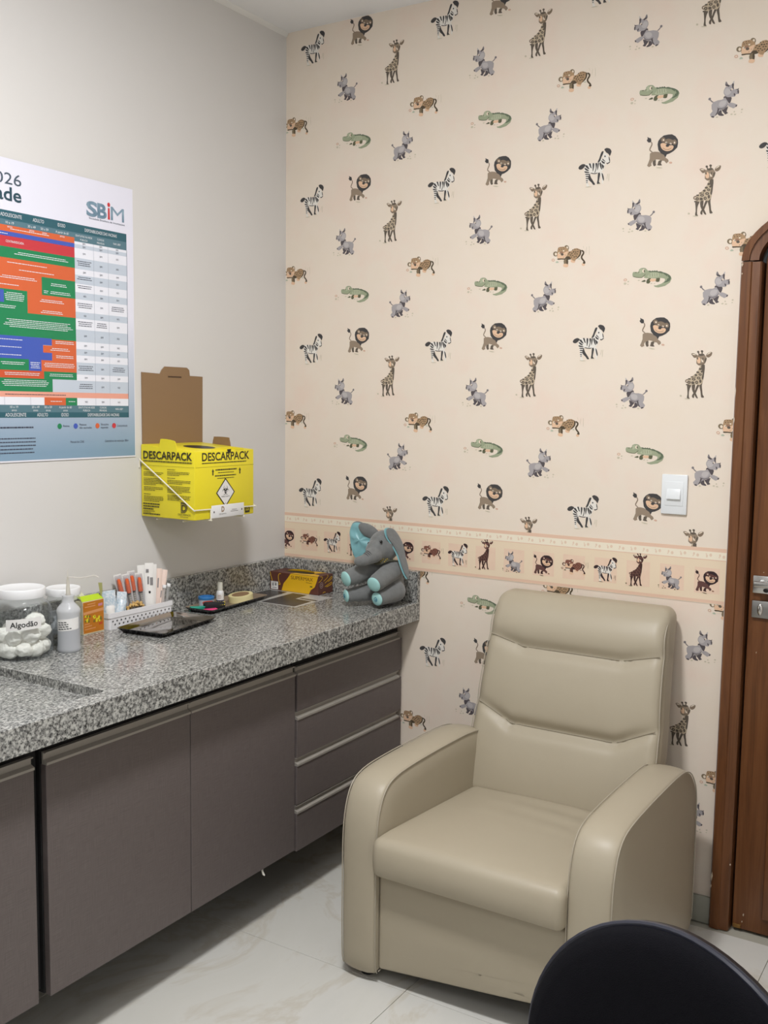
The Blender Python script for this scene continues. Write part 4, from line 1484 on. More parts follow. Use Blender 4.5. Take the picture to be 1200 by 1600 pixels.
for zt, zs, zs2 in ((2.0345, 2.0165, 2.0065), (1.5045, 1.5275, 1.5190)):
    ptxt(b, 'ADOLESCENTE', -1.2 - 0.0, zt, 0.0095, 0.068)
    ptxt(b, 'ADULTO', -1.111, zt, 0.0095, 0.037)
    ptxt(b, 'IDOSO', -1.032, zt, 0.0095, 0.026)
    ptxt(b, 'DISPONIBILIDADE DAS VACINAS', -0.887, zt, 0.0090, 0.122)
    for s, y, w in (('10 a 19', -1.205, 0.026), ('20 a 49', -1.134, 0.026), ('50 a 59', -1.091, 0.026), ('A partir de 60', -1.03, 0.045)):
        ptxt(b, s, y, zs, 0.0062, w)
        ptxt(b, 'anos', y, zs2, 0.0058, 0.016)
    ptxt(b, 'GRATUITAS NA REDE', -0.952, zs, 0.0055, 0.062)
    ptxt(b, 'PÚBLICA', -0.952, zs2, 0.0055, 0.027)
    ptxt(b, 'CLÍNICAS', -0.889, zs, 0.0055, 0.026)
    ptxt(b, 'PRIVADAS', -0.889, zs2, 0.0055, 0.028)
    ptxt(b, 'NAS UBS*', -0.825, zs - 0.004, 0.0058, 0.030)
ptxt(b, 'CONTRAINDICADA', -1.19, 1.9675, 0.0062, 0.058)
for y, z, w, n in ((-1.14, 2.003, 0.15, 1), (-1.24, 1.989, 0.06, 1), (-1.10, 1.944, 0.19, 2), (-1.15, 1.915, 0.15, 1), (-1.12, 1.898, 0.14, 1), (-1.18, 1.879, 0.13, 2), (-1.22, 1.856, 0.10, 1),
                   (-1.045, 1.873, 0.066, 2), (-1.04, 1.851, 0.075, 2), (-1.09, 1.851, 0.016, 2), (-1.195, 1.835, 0.064, 5), (-1.07, 1.826, 0.09, 2), (-1.07, 1.796, 0.08, 2), (-1.22, 1.80, 0.06, 2),
                   (-1.115, 1.765, 0.245, 5), (-1.21, 1.711, 0.08, 1), (-1.21, 1.691, 0.08, 1), (-1.21, 1.670, 0.08, 1), (-1.028, 1.714, 0.07, 2), (-1.045, 1.694, 0.07, 2), (-1.028, 1.674, 0.07, 2),
                   (-1.132, 1.652, 0.034, 4), (-1.048, 1.652, 0.11, 3), (-1.205, 1.650, 0.08, 2), (-1.175, 1.622, 0.13, 2), (-1.042, 1.622, 0.095, 2), (-1.165, 1.602, 0.16, 4), (-1.062, 1.546, 0.045, 1), (-1.006, 1.546, 0.028, 1)):
    bars(b, y, z, w, n, align='L' if n >= 4 and False else 'C')
b.build('white_lettering', mat('print_white', (226, 228, 232), 0.4), po, smooth=False, recalc=False)['kind'] = 'stuff'
b = MB()
for i in range(len(rzs) - 1):
    zc = (rzs[i] + rzs[i + 1]) / 2
    hh = rzs[i] - rzs[i + 1]
    for c, y in enumerate((-0.952, -0.889, -0.825)):
        if hh > 0.022 and (c == 0 and i not in (2, 11) or (c == 2 and i in (8, 14, 15)) or (c == 1 and i == 10)):
            bars(b, y, zc + 0.006, (0.056, 0.044, 0.052)[c], 3 if hh > 0.03 else 2, 0.0018, 0.0055)
        else:
            ptxt(b, 'NÃO' if (c == 2 and i % 3 != 1) or (c == 0 and i in (7, 9, 17)) else 'SIM', y, zc - 0.0025, 0.005, 0.010)
for y in (-0.952, -0.889, -0.825):
    ptxt(b, 'SIM' if y == -0.889 else 'NÃO', y, 1.544, 0.005, 0.010)
bars(b, -1.13, 1.564, 0.24, 1)
bars(b, -1.21, 1.4725, 0.16, 1, 0.004)
bars(b, -1.21, 1.443, 0.16, 5, 0.0028, 0.0098)
for s, y, z, w in (('Rotina', -1.039, 1.4745, 0.022), ('Pessoas', -0.980, 1.478, 0.026), ('não vacinadas', -0.980, 1.469, 0.046), ('Situações', -0.899, 1.478, 0.030), ('especiais', -0.899, 1.469, 0.028), ('Contraindicada', -0.835, 1.4735, 0.042)):
    ptxt(b, s, y, z, 0.0058, w, 'L')
ptxt(b, 'Manual do CRIE', -1.014, 1.428, 0.0062, 0.050, 'L')
ptxt(b, 'Calendários de vacinação SBIm', -0.884, 1.428, 0.0062, 0.094, 'L')
b.build('dark_lettering', mat('print_dark', (62, 68, 84), 0.4), po, smooth=False, recalc=False)['kind'] = 'stuff'
for y, c in ((-1.052, 'green'), (-0.994, 'blue'), (-0.912, 'orange'), (-0.847, 'red')):
    MB().flat([(y + 0.0078 * math.cos(t * PI / 12), 1.4765 + 0.0078 * math.sin(t * PI / 12)) for t in range(24)], 'yz', 0.0037).build('legend_dot', PM[c], po, smooth=False, recalc=False)

# ------------------------------------------------------------------ yellow sharps box and its wire bracket
BX, BY0, BY1, BZA, BZB = 0.228, -0.738, -0.461, 1.193, 1.402
sb = thing('sharps_box', 'yellow cardboard sharps disposal box with raised brown lid on left wall', 'box', (0.115, -0.6, BZA))
M_YEL = mat('yellow_card', (228, 212, 40), 0.42)
M_KRAFT = mat('brown_kraft_card', (136, 108, 78), 0.8)
M_PRT = mat('black_print', (52, 46, 22), 0.5)
ZBK = 1.418
q = MB()
q.prism([(0.004, BZA), (BX, BZA), (BX, BZB), (0.004, ZBK)], 'xz', BY0, BY1, bev=0.0025)
q.build('box_body', M_YEL, sb)


def topz(x):
    return ZBK + (BZB - ZBK) * (x - 0.004) / (BX - 0.004)


q = MB()
q.prism([(-0.730, 1.405), (-0.457, 1.405), (-0.455, 1.635), (-0.516, 1.636), (-0.519, 1.655), (-0.530, 1.662), (-0.630, 1.662), (-0.644, 1.650), (-0.651, 1.6385), (-0.731, 1.641)], 'yz', 0.001, 0.0045)
lid = q.build('raised_lid', M_KRAFT, sb)
MB().box(0.0044, 0.0049, -0.617, -0.556, 1.628, 1.6325).build('lid_slot', mat('dark_slot', (72, 52, 34), 0.9), lid)
MB().prism(cat_closed([(0.088, 1.39), (0.088, 1.43), (0.098, 1.437), (0.142, 1.433), (0.152, 1.424), (0.154, 1.39)], 3), 'xz', BY0 - 0.0018, BY0 + 0.0002).build('side_tab', M_YEL, sb)
MB().prism(cat_closed([(0.060, 1.40), (0.060, 1.433), (0.068, 1.438), (0.120, 1.437), (0.128, 1.431), (0.128, 1.40)], 3), 'xz', BY1 - 0.0035, BY1 - 0.0015).build('side_tab', M_KRAFT, sb)['label'] = 'brown tab at the far side'
q = MB()
q.add([(0.125 + 0.05 * math.cos(t * PI / 14), -0.605 + 0.05 * math.sin(t * PI / 14), topz(0.125 + 0.05 * math.cos(t * PI / 14)) + 0.0005) for t in range(28)], [tuple(range(28))])
q.build('disposal_hole', M_DARK, sb, smooth=False)
q = MB()
q.prism([(-0.655, BZB - 0.001), (-0.50, BZB - 0.001), (-0.505, BZB + 0.004), (-0.56, BZB + 0.010), (-0.62, BZB + 0.009), (-0.65, BZB + 0.003)], 'yz', BX - 0.012, BX - 0.010)
q.prism([(-0.555, BZB), (-0.51, BZB), (-0.512, BZB + 0.006), (-0.552, BZB + 0.0065)], 'yz', BX - 0.002, BX - 0.0005)
q.build('front_flap', M_YEL, sb)
q = MB()
q.flat([(-0.592, BZB + 0.003), (-0.572, BZB + 0.004), (-0.574, BZB - 0.006), (-0.584, BZB - 0.012)], 'yz', BX + 0.0006)
q.build('torn_notch', M_DARK, sb, smooth=False, recalc=False)
# print, near face (looking along +y): u = +x
q = MB()
yf = BY0 - 0.0022
q.text('DESCARPACK', (0.016, yf, 1.3745), X, Z, 0.0235, 0.204, 'L', 0, 0.022)


def fbars(b, a0, z, w, n, h, gap, face, m=0):
    for i in range(n):
        ww = w * (random.uniform(0.45, 0.8) if i == n - 1 and n > 1 else random.uniform(0.9, 1.0))
        a = a0
        zz = z - i * gap
        while ww > 0.001:
            l = min(random.uniform(0.004, 0.012), ww)
            if face == 'L':
                b.flat([(a, zz), (a + l, zz), (a + l, zz + h), (a, zz + h)], 'xz', yf, m)
            else:
                b.flat([(a, zz), (a + l, zz), (a + l, zz + h), (a, zz + h)], 'yz', BX + 0.0004, m)
            a += l + 0.0011
            ww -= l + 0.0011


fbars(q, 0.016, 1.3655, 0.206, 1, 0.0032, 0.01, 'L')
for k in range(52):
    x = 0.006 + k * 0.0043
    q.flat([(x, 1.353), (x + 0.0026, 1.353), (x + 0.0026, 1.3542), (x, 1.3542)], 'xz', yf)
for x, z, n in ((0.017, 1.340, 1), (0.017, 1.331, 3), (0.017, 1.312, 5), (0.017, 1.285, 3), (0.017, 1.263, 1), (0.017, 1.256, 4)):
    fbars(q, x, z, 0.084 if n > 1 else 0.03, n, 0.0017, 0.0047, 'L')
for x, z, n in ((0.117, 1.343, 1), (0.117, 1.336, 3), (0.117, 1.317, 1), (0.117, 1.310, 3), (0.117, 1.292, 5), (0.117, 1.264, 4)):
    fbars(q, x, z, 0.098 if n > 1 else 0.034, n, 0.0017, 0.0047, 'L')
fbars(q, 0.013, 1.232, 0.075, 3, 0.0036, 0.008, 'L')
fbars(q, 0.013, 1.2105, 0.055, 2, 0.0015, 0.004, 'L')
fbars(q, 0.013, 1.2005, 0.075, 1, 0.0034, 0.004, 'L')
for k in range(3):
    e = 0.004 * k
    q.text('D', (0.1855, yf - 0.0001 * k, 1.2165 + e * 0.3), X, Z, 0.028 - e, 0.026 - e, 'C', 0 if k != 1 else 1, 0.05 - 0.02 * k)
q.text('DESCARPACK', (0.1865, yf, 1.2055), X, Z, 0.0058, 0.052, 'C', 0)
fbars(q, 0.170, 1.2005, 0.034, 1, 0.0012, 0.004, 'L')
q.build('near_face_print', [M_PRT, mat('print_olive', (150, 136, 40), 0.5)], sb, smooth=False, recalc=False)
# print, room face (looking along -x): u = +y
q = MB()
xf = BX + 0.0004
q.text('DESCARPACK', (xf, -0.706, 1.3725), Y, Z, 0.0245, 0.223, 'L', 0, 0.022)
fbars(q, -0.706, 1.3635, 0.222, 1, 0.0032, 0.01, 'R')
for k in range(62):
    a = -0.734 + k * 0.0044
    q.flat([(a, 1.3525), (a + 0.0027, 1.3525), (a + 0.0027, 1.3537), (a, 1.3537)], 'yz', xf)
for a, z, w, h in ((-0.645, 1.3405, 0.104, 0.0042), (-0.634, 1.3325, 0.082, 0.0022), (-0.648, 1.3225, 0.108, 0.0036), (-0.637, 1.315, 0.086, 0.0022)):
    fbars(q, a, z, w, 1, h, 0.01, 'R')
for a in (-0.657, -0.530):
    q.flat([(a - 0.0028, 1.3265), (a + 0.0028, 1.3265), (a + 0.0028, 1.338), (a - 0.0028, 1.338)], 'yz', xf)
    q.flat([(a - 0.0055, 1.338), (a + 0.0055, 1.338), (a, 1.3465)], 'yz', xf)
q.build('room_face_print', M_PRT, sb, smooth=False, recalc=False)
q = MB()
cy, cz = -0.599, 1.2705
q.flat([(cy, cz + 0.046), (cy + 0.044, cz), (cy, cz - 0.046), (cy - 0.044, cz)], 'yz', xf + 0.0002, 0)
q.flat([(cy, cz + 0.0405), (cy + 0.039, cz), (cy, cz - 0.0405), (cy - 0.039, cz)], 'yz', xf + 0.0004, 1)
c0y, c0z = cy, cz + 0.006
for k in range(3):                           # three open crescents and a ring
    a = PI / 2 + 2 * PI * k / 3
    oy, oz = c0y + 0.0080 * math.cos(a), c0z + 0.0080 * math.sin(a)
    pts = []
    for t in range(17):
        b_ = a + math.radians(38 + 284 * t / 16)
        pts.append((b_, 0.0092))
    outer = [(oy + 0.0092 * math.cos(b_), oz + 0.0092 * math.sin(b_)) for b_, r in pts]
    inner = [(oy + 0.0018 * math.cos(a) + 0.0073 * math.cos(b_), oz + 0.0018 * math.sin(a) + 0.0073 * math.sin(b_)) for b_, r in pts]
    for t in range(16):
        q.flat([outer[t], outer[t + 1], inner[t + 1], inner[t]], 'yz', xf + 0.0006, 0)
for t in range(24):
    a, b_ = 2 * PI * t / 24, 2 * PI * (t + 1) / 24
    q.flat([(c0y + 0.0078 * math.cos(a), c0z + 0.0078 * math.sin(a)), (c0y + 0.0078 * math.cos(b_), c0z + 0.0078 * math.sin(b_)), (c0y + 0.006 * math.cos(b_), c0z + 0.006 * math.sin(b_)), (c0y + 0.006 * math.cos(a), c0z + 0.006 * math.sin(a))], 'yz', xf + 0.0007, 0)
q.text('INFECTANTE', (xf + 0.0006, cy, cz - 0.0145), Y, Z, 0.0042, 0.038, 'C', 0, 0.01)
q.text('6', (xf + 0.0006, cy, cz - 0.036), Y, Z, 0.005, None, 'C', 0)
q.build('biohazard_label', [mat('label_black', (38, 38, 30), 0.5), mat('label_white', (226, 224, 222), 0.5)], sb, smooth=False, recalc=False)
q = MB()
q.flat([(-0.505, 1.1985), (-0.482, 1.1985), (-0.482, 1.2205), (-0.505, 1.2205)], 'yz', xf + 0.0001, 0)
q.text('13', (xf + 0.0003, -0.4935, 1.206), Y, Z, 0.0095, 0.013, 'C', 1, 0.03)
q.build('size_mark', [M_PRT, M_YEL], sb, smooth=False, recalc=False)

wb = thing('wire_bracket', 'white wire bracket with printed plate holding the yellow sharps box', 'bracket', (0.0, -0.6, 1.19))
M_WIRE = mat('white_coated_wire', (226, 222, 206), 0.3)
R0 = 0.0021
yl, yr, xfw = BY0 - 0.0055, BY1 + 0.0045, BX + 0.0045
MB().tube(cat_open([(0.002, yl, 1.345), (0.002, yl, 1.364), (0.006, yl, 1.370), (0.012, yl, 1.365), (0.12, yl, 1.296), (0.222, yl, 1.229), (xfw - 0.001, yl + 0.002, 1.225), (xfw, yl + 0.01, 1.2245), (xfw, -0.6, 1.2215), (xfw, yr - 0.01, 1.218), (xfw - 0.001, yr - 0.002, 1.2185), (0.222, yr, 1.222), (0.12, yr, 1.296), (0.012, yr, 1.365), (0.006, yr, 1.370), (0.002, yr, 1.345)], 4), R0, seg=8).build('wire_hoop', M_WIRE, wb)
for y in (-0.672, -0.518):
    MB().tube(cat_open([(0.003, y, 1.23), (0.003, y, 1.1925), (0.008, y, 1.1885), (0.12, y, 1.1885), (xfw - 0.004, y, 1.1885), (xfw, y, 1.192), (xfw, y, 1.2225)], 4), R0, seg=8).build('wire_shelf', M_WIRE, wb)
MB().tube([(0.06, BY0 + 0.01, 1.1855), (0.06, BY1 - 0.01, 1.1855)], R0, seg=8).build('wire_shelf', M_WIRE, wb)
MB().tube([(0.17, BY0 + 0.01, 1.1855), (0.17, BY1 - 0.01, 1.1855)], R0, seg=8).build('wire_shelf', M_WIRE, wb)
pl = MB().box(xfw + 0.001, xfw + 0.0035, -0.671, -0.519, 1.1945, 1.234, bev=0.0008).build('name_plate', mat('white_plate', (224, 224, 224), 0.35), wb)
q = MB()
xp = xfw + 0.0038
q.text('D', (xp, -0.620, 1.2125), Y, Z, 0.016, 0.014, 'C', 1, 0.05)
q.text('DESCARPACK', (xp, -0.621, 1.2035), Y, Z, 0.0038, 0.033, 'C', 0)
for z, w in ((1.2150, 0.024), (1.2100, 0.036)):
    q.flat([(-0.566 - w / 2, z), (-0.566 + w / 2, z), (-0.566 + w / 2, z + 0.0014), (-0.566 - w / 2, z + 0.0014)], 'yz', xp, 0)
for y in (-0.661, -0.530):
    q.flat([(y + 0.0028 * math.cos(t * PI / 5), 1.2135 + 0.0034 * math.sin(t * PI / 5)) for t in range(10)], 'yz', xp, 0)
q.build('plate_print', [mat('print_dark_grey', (70, 66, 62)), mat('print_tan', (150, 128, 106))], pl, smooth=False, recalc=False)['kind'] = 'stuff'

# ------------------------------------------------------------------ on the worktop, from the left
T = WT + 0.0002
M_CLEAR = clear_mat('clear_plastic', (244, 247, 248), 0.05, 0.06)
M_LID = mat('white_plastic_lid', (226, 227, 228), 0.35)
M_COT = mat('cotton_wool', (240, 237, 228), 0.95, spec=0.1, bump=(160, 0.6))
M_PAPER_W = mat('white_paper', (226, 225, 222), 0.6)
M_INK = mat('black_ink', (30, 30, 32), 0.6)


def jar(c, r, h, rl, label):
    j = thing('storage_jar', label, 'jar', (c[0], c[1], T))
    p = [(0.0, 0.0), (r * 0.86, 0.0), (r * 0.95, 0.006), (r, 0.02), (r, h * 0.60), (r * 0.97, h * 0.68), (r * 0.88, h * 0.765), (rl * 0.94, h * 0.81), (rl * 0.90, h * 0.84), (rl * 0.90, h * 0.97)]
    MB().lathe((c[0], c[1], T), p, seg=48).build('jar_body', M_CLEAR, j, sharp=60, recalc=False)
    n = 64
    lp = [(rl, h * 0.87), (rl * 1.01, h * 0.88), (rl * 1.01, h * 0.98), (rl * 0.985, h * 0.995), (rl * 0.95, h), (rl * 0.90, h * 0.993), (0.0, h * 0.993)]
    MB().lathe((c[0], c[1], T), lp, seg=n).build('jar_lid', M_LID, j, sharp=35)
    return j


JC, JR, JH = (0.068, -1.268), 0.092, 0.198
jar1 = jar((0.103, -1.275), 0.080, 0.185, 0.062, 'large clear jar of cotton balls with white lid and paper label')
JC = (0.103, -1.275)
# paper label wrapped on the front of the large jar
ang0 = math.atan2(-3.01 - JC[1], 2.327 - JC[0]) + 0.02
rr = 0.0806


def jwrap(a, z, e=0.0):
    t = ang0 + a / rr
    return Vector((JC[0] + (rr + e) * math.cos(t), JC[1] + (rr + e) * math.sin(t), z))


q = MB()
vs = []
for k in range(13):
    a = -0.042 + 0.092 * k / 12
    vs += [jwrap(a, T + 0.082 + 0.05 * (a + 0.042)), jwrap(a, T + 0.112 + 0.05 * (a + 0.042))]
q.add(vs, [(2 * k, 2 * k + 2, 2 * k + 3, 2 * k + 1) for k in range(12)])
jl = q.build('paper_label', M_PAPER_W, jar1, recalc=False)
q = MB()
q.text('Algodão', (0, 0, 0), X, Z, 0.0145, 0.070, 'C', 0, 0.014, fn=lambda x, y: jwrap(x + 0.004, T + 0.0900 + y + 0.05 * (x + 0.05), 0.0005))
q.build('label_lettering', M_INK, jl, smooth=False, recalc=False)
rng = random.Random(4)


def cotton(c, r):
    s = rng.random() * 50
    R = Matrix.Rotation(rng.random() * 6, 3, 'Z') @ Matrix.Rotation(rng.random() * 3, 3, 'X')
    b = MB().ell(c, (r * rng.uniform(0.95, 1.2), r * rng.uniform(0.75, 1.0), r * rng.uniform(0.75, 1.0)), nu=28, nv=18, R=R, fn=lambda v: 1 + 0.26 * noise.noise(v * 1.5 + Vector((s, s, s))) + 0.12 * noise.noise(v * 3.5 + Vector((s, 0, s))) + 0.05 * noise.noise(v * 9 + Vector((s, 0, s))))
    tag(b.build('cotton_ball', M_COT, sharp=180), 'fluffy white cotton ball inside the large labelled jar', 'cotton ball', 'cotton balls in the large jar')


for (a, rad, z, r) in ((0.0, 0.055, 0.027, 0.027), (0.75, 0.054, 0.026, 0.026), (-0.75, 0.055, 0.028, 0.027), (1.5, 0.05, 0.028, 0.027), (-1.5, 0.052, 0.03, 0.028), (2.4, 0.05, 0.03, 0.028), (3.3, 0.05, 0.03, 0.028), (4.1, 0.05, 0.03, 0.027),
                       (0.35, 0.052, 0.066, 0.028), (-0.4, 0.055, 0.062, 0.025), (1.15, 0.052, 0.072, 0.028), (-1.2, 0.05, 0.066, 0.026), (2.0, 0.045, 0.07, 0.027), (3.0, 0.045, 0.07, 0.027), (4.0, 0.045, 0.068, 0.027), (0.9, 0.045, 0.104, 0.024), (1.9, 0.04, 0.102, 0.022), (0.1, 0.0, 0.05, 0.03)):
    t = ang0 + a
    cotton((JC[0] + rad * 0.90 * math.cos(t), JC[1] + rad * 0.90 * math.sin(t), T + z * 0.94), r * 0.95)

J2 = (0.083, -1.118)
jar2 = jar(J2, 0.053, 0.160, 0.047, 'smaller clear jar of crinkled packets half hidden behind the squeeze bottle')
M_FOIL = clear_mat('crinkled_wrap', (222, 224, 226), 0.75, 0.15, (214, 216, 218))
for k in range(7):
    a = 2.399 * k
    s = rng.random() * 40
    c = (J2[0] + 0.020 * math.cos(a), J2[1] + 0.020 * math.sin(a), T + 0.022 + 0.013 * k)
    b = MB().ell(c, (0.026, 0.020, 0.019), nu=14, nv=10, R=Matrix.Rotation(a, 3, 'Z'), fn=lambda v: 1 + 0.35 * noise.noise(v * 2.6 + Vector((s, s, 0))))
    tag(b.build('wrapped_packet', M_FOIL, smooth=False), 'crinkled clear wrapped packet inside the smaller jar', 'packet', 'wrapped packets in the smaller jar')

# squeeze bottle with a bent straw nozzle
BC = (0.164, -1.170)
bo = thing('squeeze_bottle', 'translucent squeeze bottle of clear liquid with bent straw nozzle', 'bottle', (BC[0], BC[1], T))
M_PE = clear_mat('translucent_bottle_plastic', (254, 254, 254), 0.72, 0.25, (238, 240, 243))
MB().lathe((BC[0], BC[1], T), [(0.0, 0.0), (0.029, 0.0), (0.0315, 0.004), (0.0315, 0.010), (0.0298, 0.02), (0.0298, 0.104), (0.0315, 0.108), (0.0315, 0.115), (0.0275, 0.122), (0.018, 0.132), (0.0152, 0.136), (0.0152, 0.148), (0.0162, 0.150), (0.0162, 0.154), (0.0, 0.154)], seg=36).build('bottle_body', M_PE, bo, sharp=60, recalc=False)
MB().lathe((BC[0], BC[1], T), [(0.0, 0.006), (0.0285, 0.006), (0.0285, 0.062), (0.0, 0.062)], seg=32).build('liquid', clear_mat('blue_grey_liquid', (206, 213, 222), 0.05, 0.1, (150, 160, 172)), bo, sharp=40, recalc=False)
noz = MB().lathe((BC[0], BC[1], T), [(0.0065, 0.154), (0.005, 0.175), (0.0036, 0.196), (0.002, 0.205)], seg=16).build('nozzle', clear_mat('nozzle_plastic', (248, 246, 240), 0.65, 0.3, (230, 227, 218)), bo, sharp=60)
M_STRAW = clear_mat('straw_plastic', (250, 248, 245), 0.7, 0.3, (240, 236, 230))
q = MB()
ra, rb = Vector((0.848, 0.53, 0)), Vector((0, 0, 1))
o = Vector((BC[0], BC[1], T))
q.tube([o + rb * 0.198, o + rb * 0.224], [0.0017, 0.0012], seg=8)
q.tube([tuple(o + ra * (-0.003) + rb * 0.2025)] + [tuple(o + ra * a + rb * z) for a, z in ((0.01, 0.2035), (0.03, 0.2015), (0.05, 0.2035), (0.07, 0.209), (0.078, 0.207), (0.084, 0.203))], 0.0017, seg=8)
q.build('straw', M_STRAW, noz)
ang1 = math.atan2(-3.01 - BC[1], 2.327 - BC[0])


def bwrap(a, z, e=0.0):
    t = ang1 + a / 0.0302
    return Vector((BC[0] + (0.0302 + e) * math.cos(t), BC[1] + (0.0302 + e) * math.sin(t), z))


q = MB()
vs = []
for k in range(11):
    a = -0.036 + 0.066 * k / 10
    vs += [bwrap(a, T + 0.058 + 0.1 * (a + 0.036)), bwrap(a, T + 0.090 + 0.1 * (a + 0.036))]
q.add(vs, [(2 * k, 2 * k + 2, 2 * k + 3, 2 * k + 1) for k in range(10)])
q.build('bottle_label', M_PAPER_W, bo, recalc=False)
q = MB()
for i, (w, z) in enumerate(((0.026, 0.0805), (0.030, 0.0745), (0.030, 0.0685), (0.038, 0.0625))):
    a = -0.031
    while w > 0.002:
        l = min(w, rng.uniform(0.005, 0.009))
        zz = T + z + 0.1 * (a + 0.036)
        q.add([bwrap(a, zz, 0.0004), bwrap(a + l, zz, 0.0004), bwrap(a + l, zz + 0.0026, 0.0004), bwrap(a, zz + 0.0026, 0.0004)], [(0, 1, 2, 3)])
        a += l + 0.0016
        w -= l + 0.0016
q.build('label_print', M_INK, bo, smooth=False, recalc=False)

# small orange carton with open flaps
OX0, OX1, OY0, OY1, OZ = 0.0215, 0.053, -1.024, -0.943, 0.098
oc_ = thing('plaster_carton', 'small orange carton with lime green top flap beside the bottle', 'box', (0.037, -0.983, T))
M_ORG = mat('orange_card', (190, 116, 28), 0.45)
M_LIME = mat('lime_card', (178, 206, 30), 0.45)
MB().box(OX0, OX1, OY0, OY1, T, T + OZ, bev=0.0006, seg=1).build('carton_body', mat('cream_card', (226, 214, 176), 0.5), oc_)
q = MB()
xx = OX1 + 0.0003
q.flat([(OY0 + 0.003, T + 0.003), (OY1 - 0.0015, T + 0.003), (OY1 - 0.0015, T + OZ - 0.002), (OY0 + 0.002, T + OZ - 0.003)], 'yz', xx, 0)
q.flat([(OY0 + 0.003, T + 0.058), (OY1 - 0.0015, T + 0.062), (OY1 - 0.0015, T + 0.071), (OY0 + 0.003, T + 0.066)], 'yz', xx + 0.0002, 1)
for k in range(26):
    a, z = OY0 + rng.uniform(0.008, 0.074), T + 0.044 + rng.uniform(-0.008, 0.008)
    z -= (a - OY0) * 0.12 - 0.004
    r = rng.uniform(0.0022, 0.0042)
    q.flat([(a + r * math.cos(t * PI / 4), z + r * math.sin(t * PI / 4)) for t in range(8)], 'yz', xx + 0.0003 + 0.00001 * k, 2 if k % 3 else 3)
q.flat([(-0.965, T + 0.077), (-0.949, T + 0.078), (-0.949, T + 0.086), (-0.965, T + 0.085)], 'yz', xx + 0.0003, 4)
q.flat([(-0.963, T + 0.021), (-0.950, T + 0.022), (-0.950, T + 0.029), (-0.963, T + 0.028)], 'yz', xx + 0.0003, 5)
for a, z, w in ((-1.016, 0.079, 0.04), (-1.006, 0.086, 0.03), (-1.018, 0.028, 0.02), (-1.018, 0.021, 0.028), (-1.016, 0.013, 0.04)):
    q.flat([(a, T + z), (a + w, T + z + 0.001), (a + w, T + z + 0.004), (a, T + z + 0.003)], 'yz', xx + 0.0003, 1)
q.build('carton_print', [M_ORG, mat('print_salmon', (214, 150, 96)), mat('print_yellow', (222, 206, 40)), mat('print_olive_dark', (120, 110, 40)), mat('print_mauve', (196, 130, 150)), mat('print_rust', (190, 74, 36))], oc_, smooth=False, recalc=False)
q = MB()
q.prism([(OX1, T + OZ), (OX1 - 0.001, T + OZ + 0.0), (OX0 + 0.008, T + OZ + 0.011), (OX0 + 0.009, T + OZ + 0.012)], 'xz', OY0 + 0.001, OY1 - 0.001)
q.build('top_flap', M_LIME, oc_)
q = MB()
q.prism([(OY1 - 0.002, T + OZ), (OY1, T + OZ), (OY1 + 0.004, T + OZ + 0.022), (OY1 + 0.003, T + OZ + 0.045), (OY1 - 0.012, T + OZ + 0.047), (OY1 - 0.007, T + OZ + 0.02)], 'yz', OX0 + 0.022, OX0 + 0.0225)
q.build('open_flap', clear_mat('waxed_card', (222, 222, 170), 0.7, 0.4, (206, 206, 150)), oc_)
q = MB()
q.prism([(OY0 - 0.012, T + OZ + 0.004), (OY0 + 0.034, T + OZ + 0.008), (OY0 + 0.018, T + OZ + 0.026), (OY0 - 0.004, T + OZ + 0.024)], 'yz', OX0 + 0.002, OX0 + 0.006)
tag(q.build('folded_leaflet', mat('cream_leaflet', (232, 230, 206), 0.6)), 'folded cream leaflet poking up behind the orange carton', 'leaflet')

# ------------------------------------------------------------------ white perforated basket and what stands in it
KY0, KY1, KX0, KX1, KH = -0.936, -0.672, 0.0225, 0.0690, 0.050
bs = thing('storage_basket', 'long white perforated plastic basket of syringes behind the mirror tray', 'basket', (0.046, -0.80, T))
M_BAS = mat('white_basket_plastic', (226, 226, 228), 0.35)


def holed_wall(mb, fixed, a0, a1, plane, th, taper=0.0):
    """thin wall with two staggered rows of square holes"""
    zs = [0.0, 0.011, 0.0168, 0.0215, 0.0272, 0.036]
    p = 0.0168

    def bx_(s0, s1, z0, z1):
        if s1 - s0 < 1e-5:
            return
        if plane == 'x':
            mb.box(fixed, fixed + th, s0, s1, T + z0, T + z1)
        else:
            mb.box(s0, s1, fixed, fixed + th, T + z0, T + z1)
    bx_(a0, a1, 0, zs[1])
    bx_(a0, a1, zs[2], zs[3])
    bx_(a0, a1, zs[4], zs[5])
    for z0, z1, ph in ((zs[1], zs[2], 0.012), (zs[3], zs[4], 0.003)):
        s = a0
        c = a0 + ph
        while c + 0.0062 < a1 - 0.004:
            bx_(s, c, z0, z1)
            s = c + 0.0062
            c += p
        bx_(s, a1, z0, z1)


q = MB()
q.box(KX0 + 0.003, KX1 - 0.003, KY0 + 0.003, KY1 - 0.003, T, T + 0.002)
holed_wall(q, KX1 - 0.0035, KY0 + 0.009, KY1 - 0.004, 'x', 0.0014)
holed_wall(q, KX0 + 0.002, KY0 + 0.003, KY1 - 0.003, 'x', 0.0014)
q.box(KX0 + 0.003, KX1 - 0.003, KY1 - 0.004, KY1 - 0.0025, T, T + 0.036)
q.prism(cat_closed([(KX0 + 0.003, KY0 + 0.004), (KX0 + 0.003, KY0 + 0.0025), (KX1 - 0.014, KY0 + 0.002), (KX1 - 0.005, KY0 + 0.004), (KX1 - 0.0021, KY0 + 0.011), (KX1 - 0.0035, KY0 + 0.012), (KX1 - 0.007, KY0 + 0.006), (KX1 - 0.015, KY0 + 0.0036)], 2), 'xy', T, T + 0.036)
bb = q.build('basket_body', M_BAS, bs, sharp=25)
q = MB()
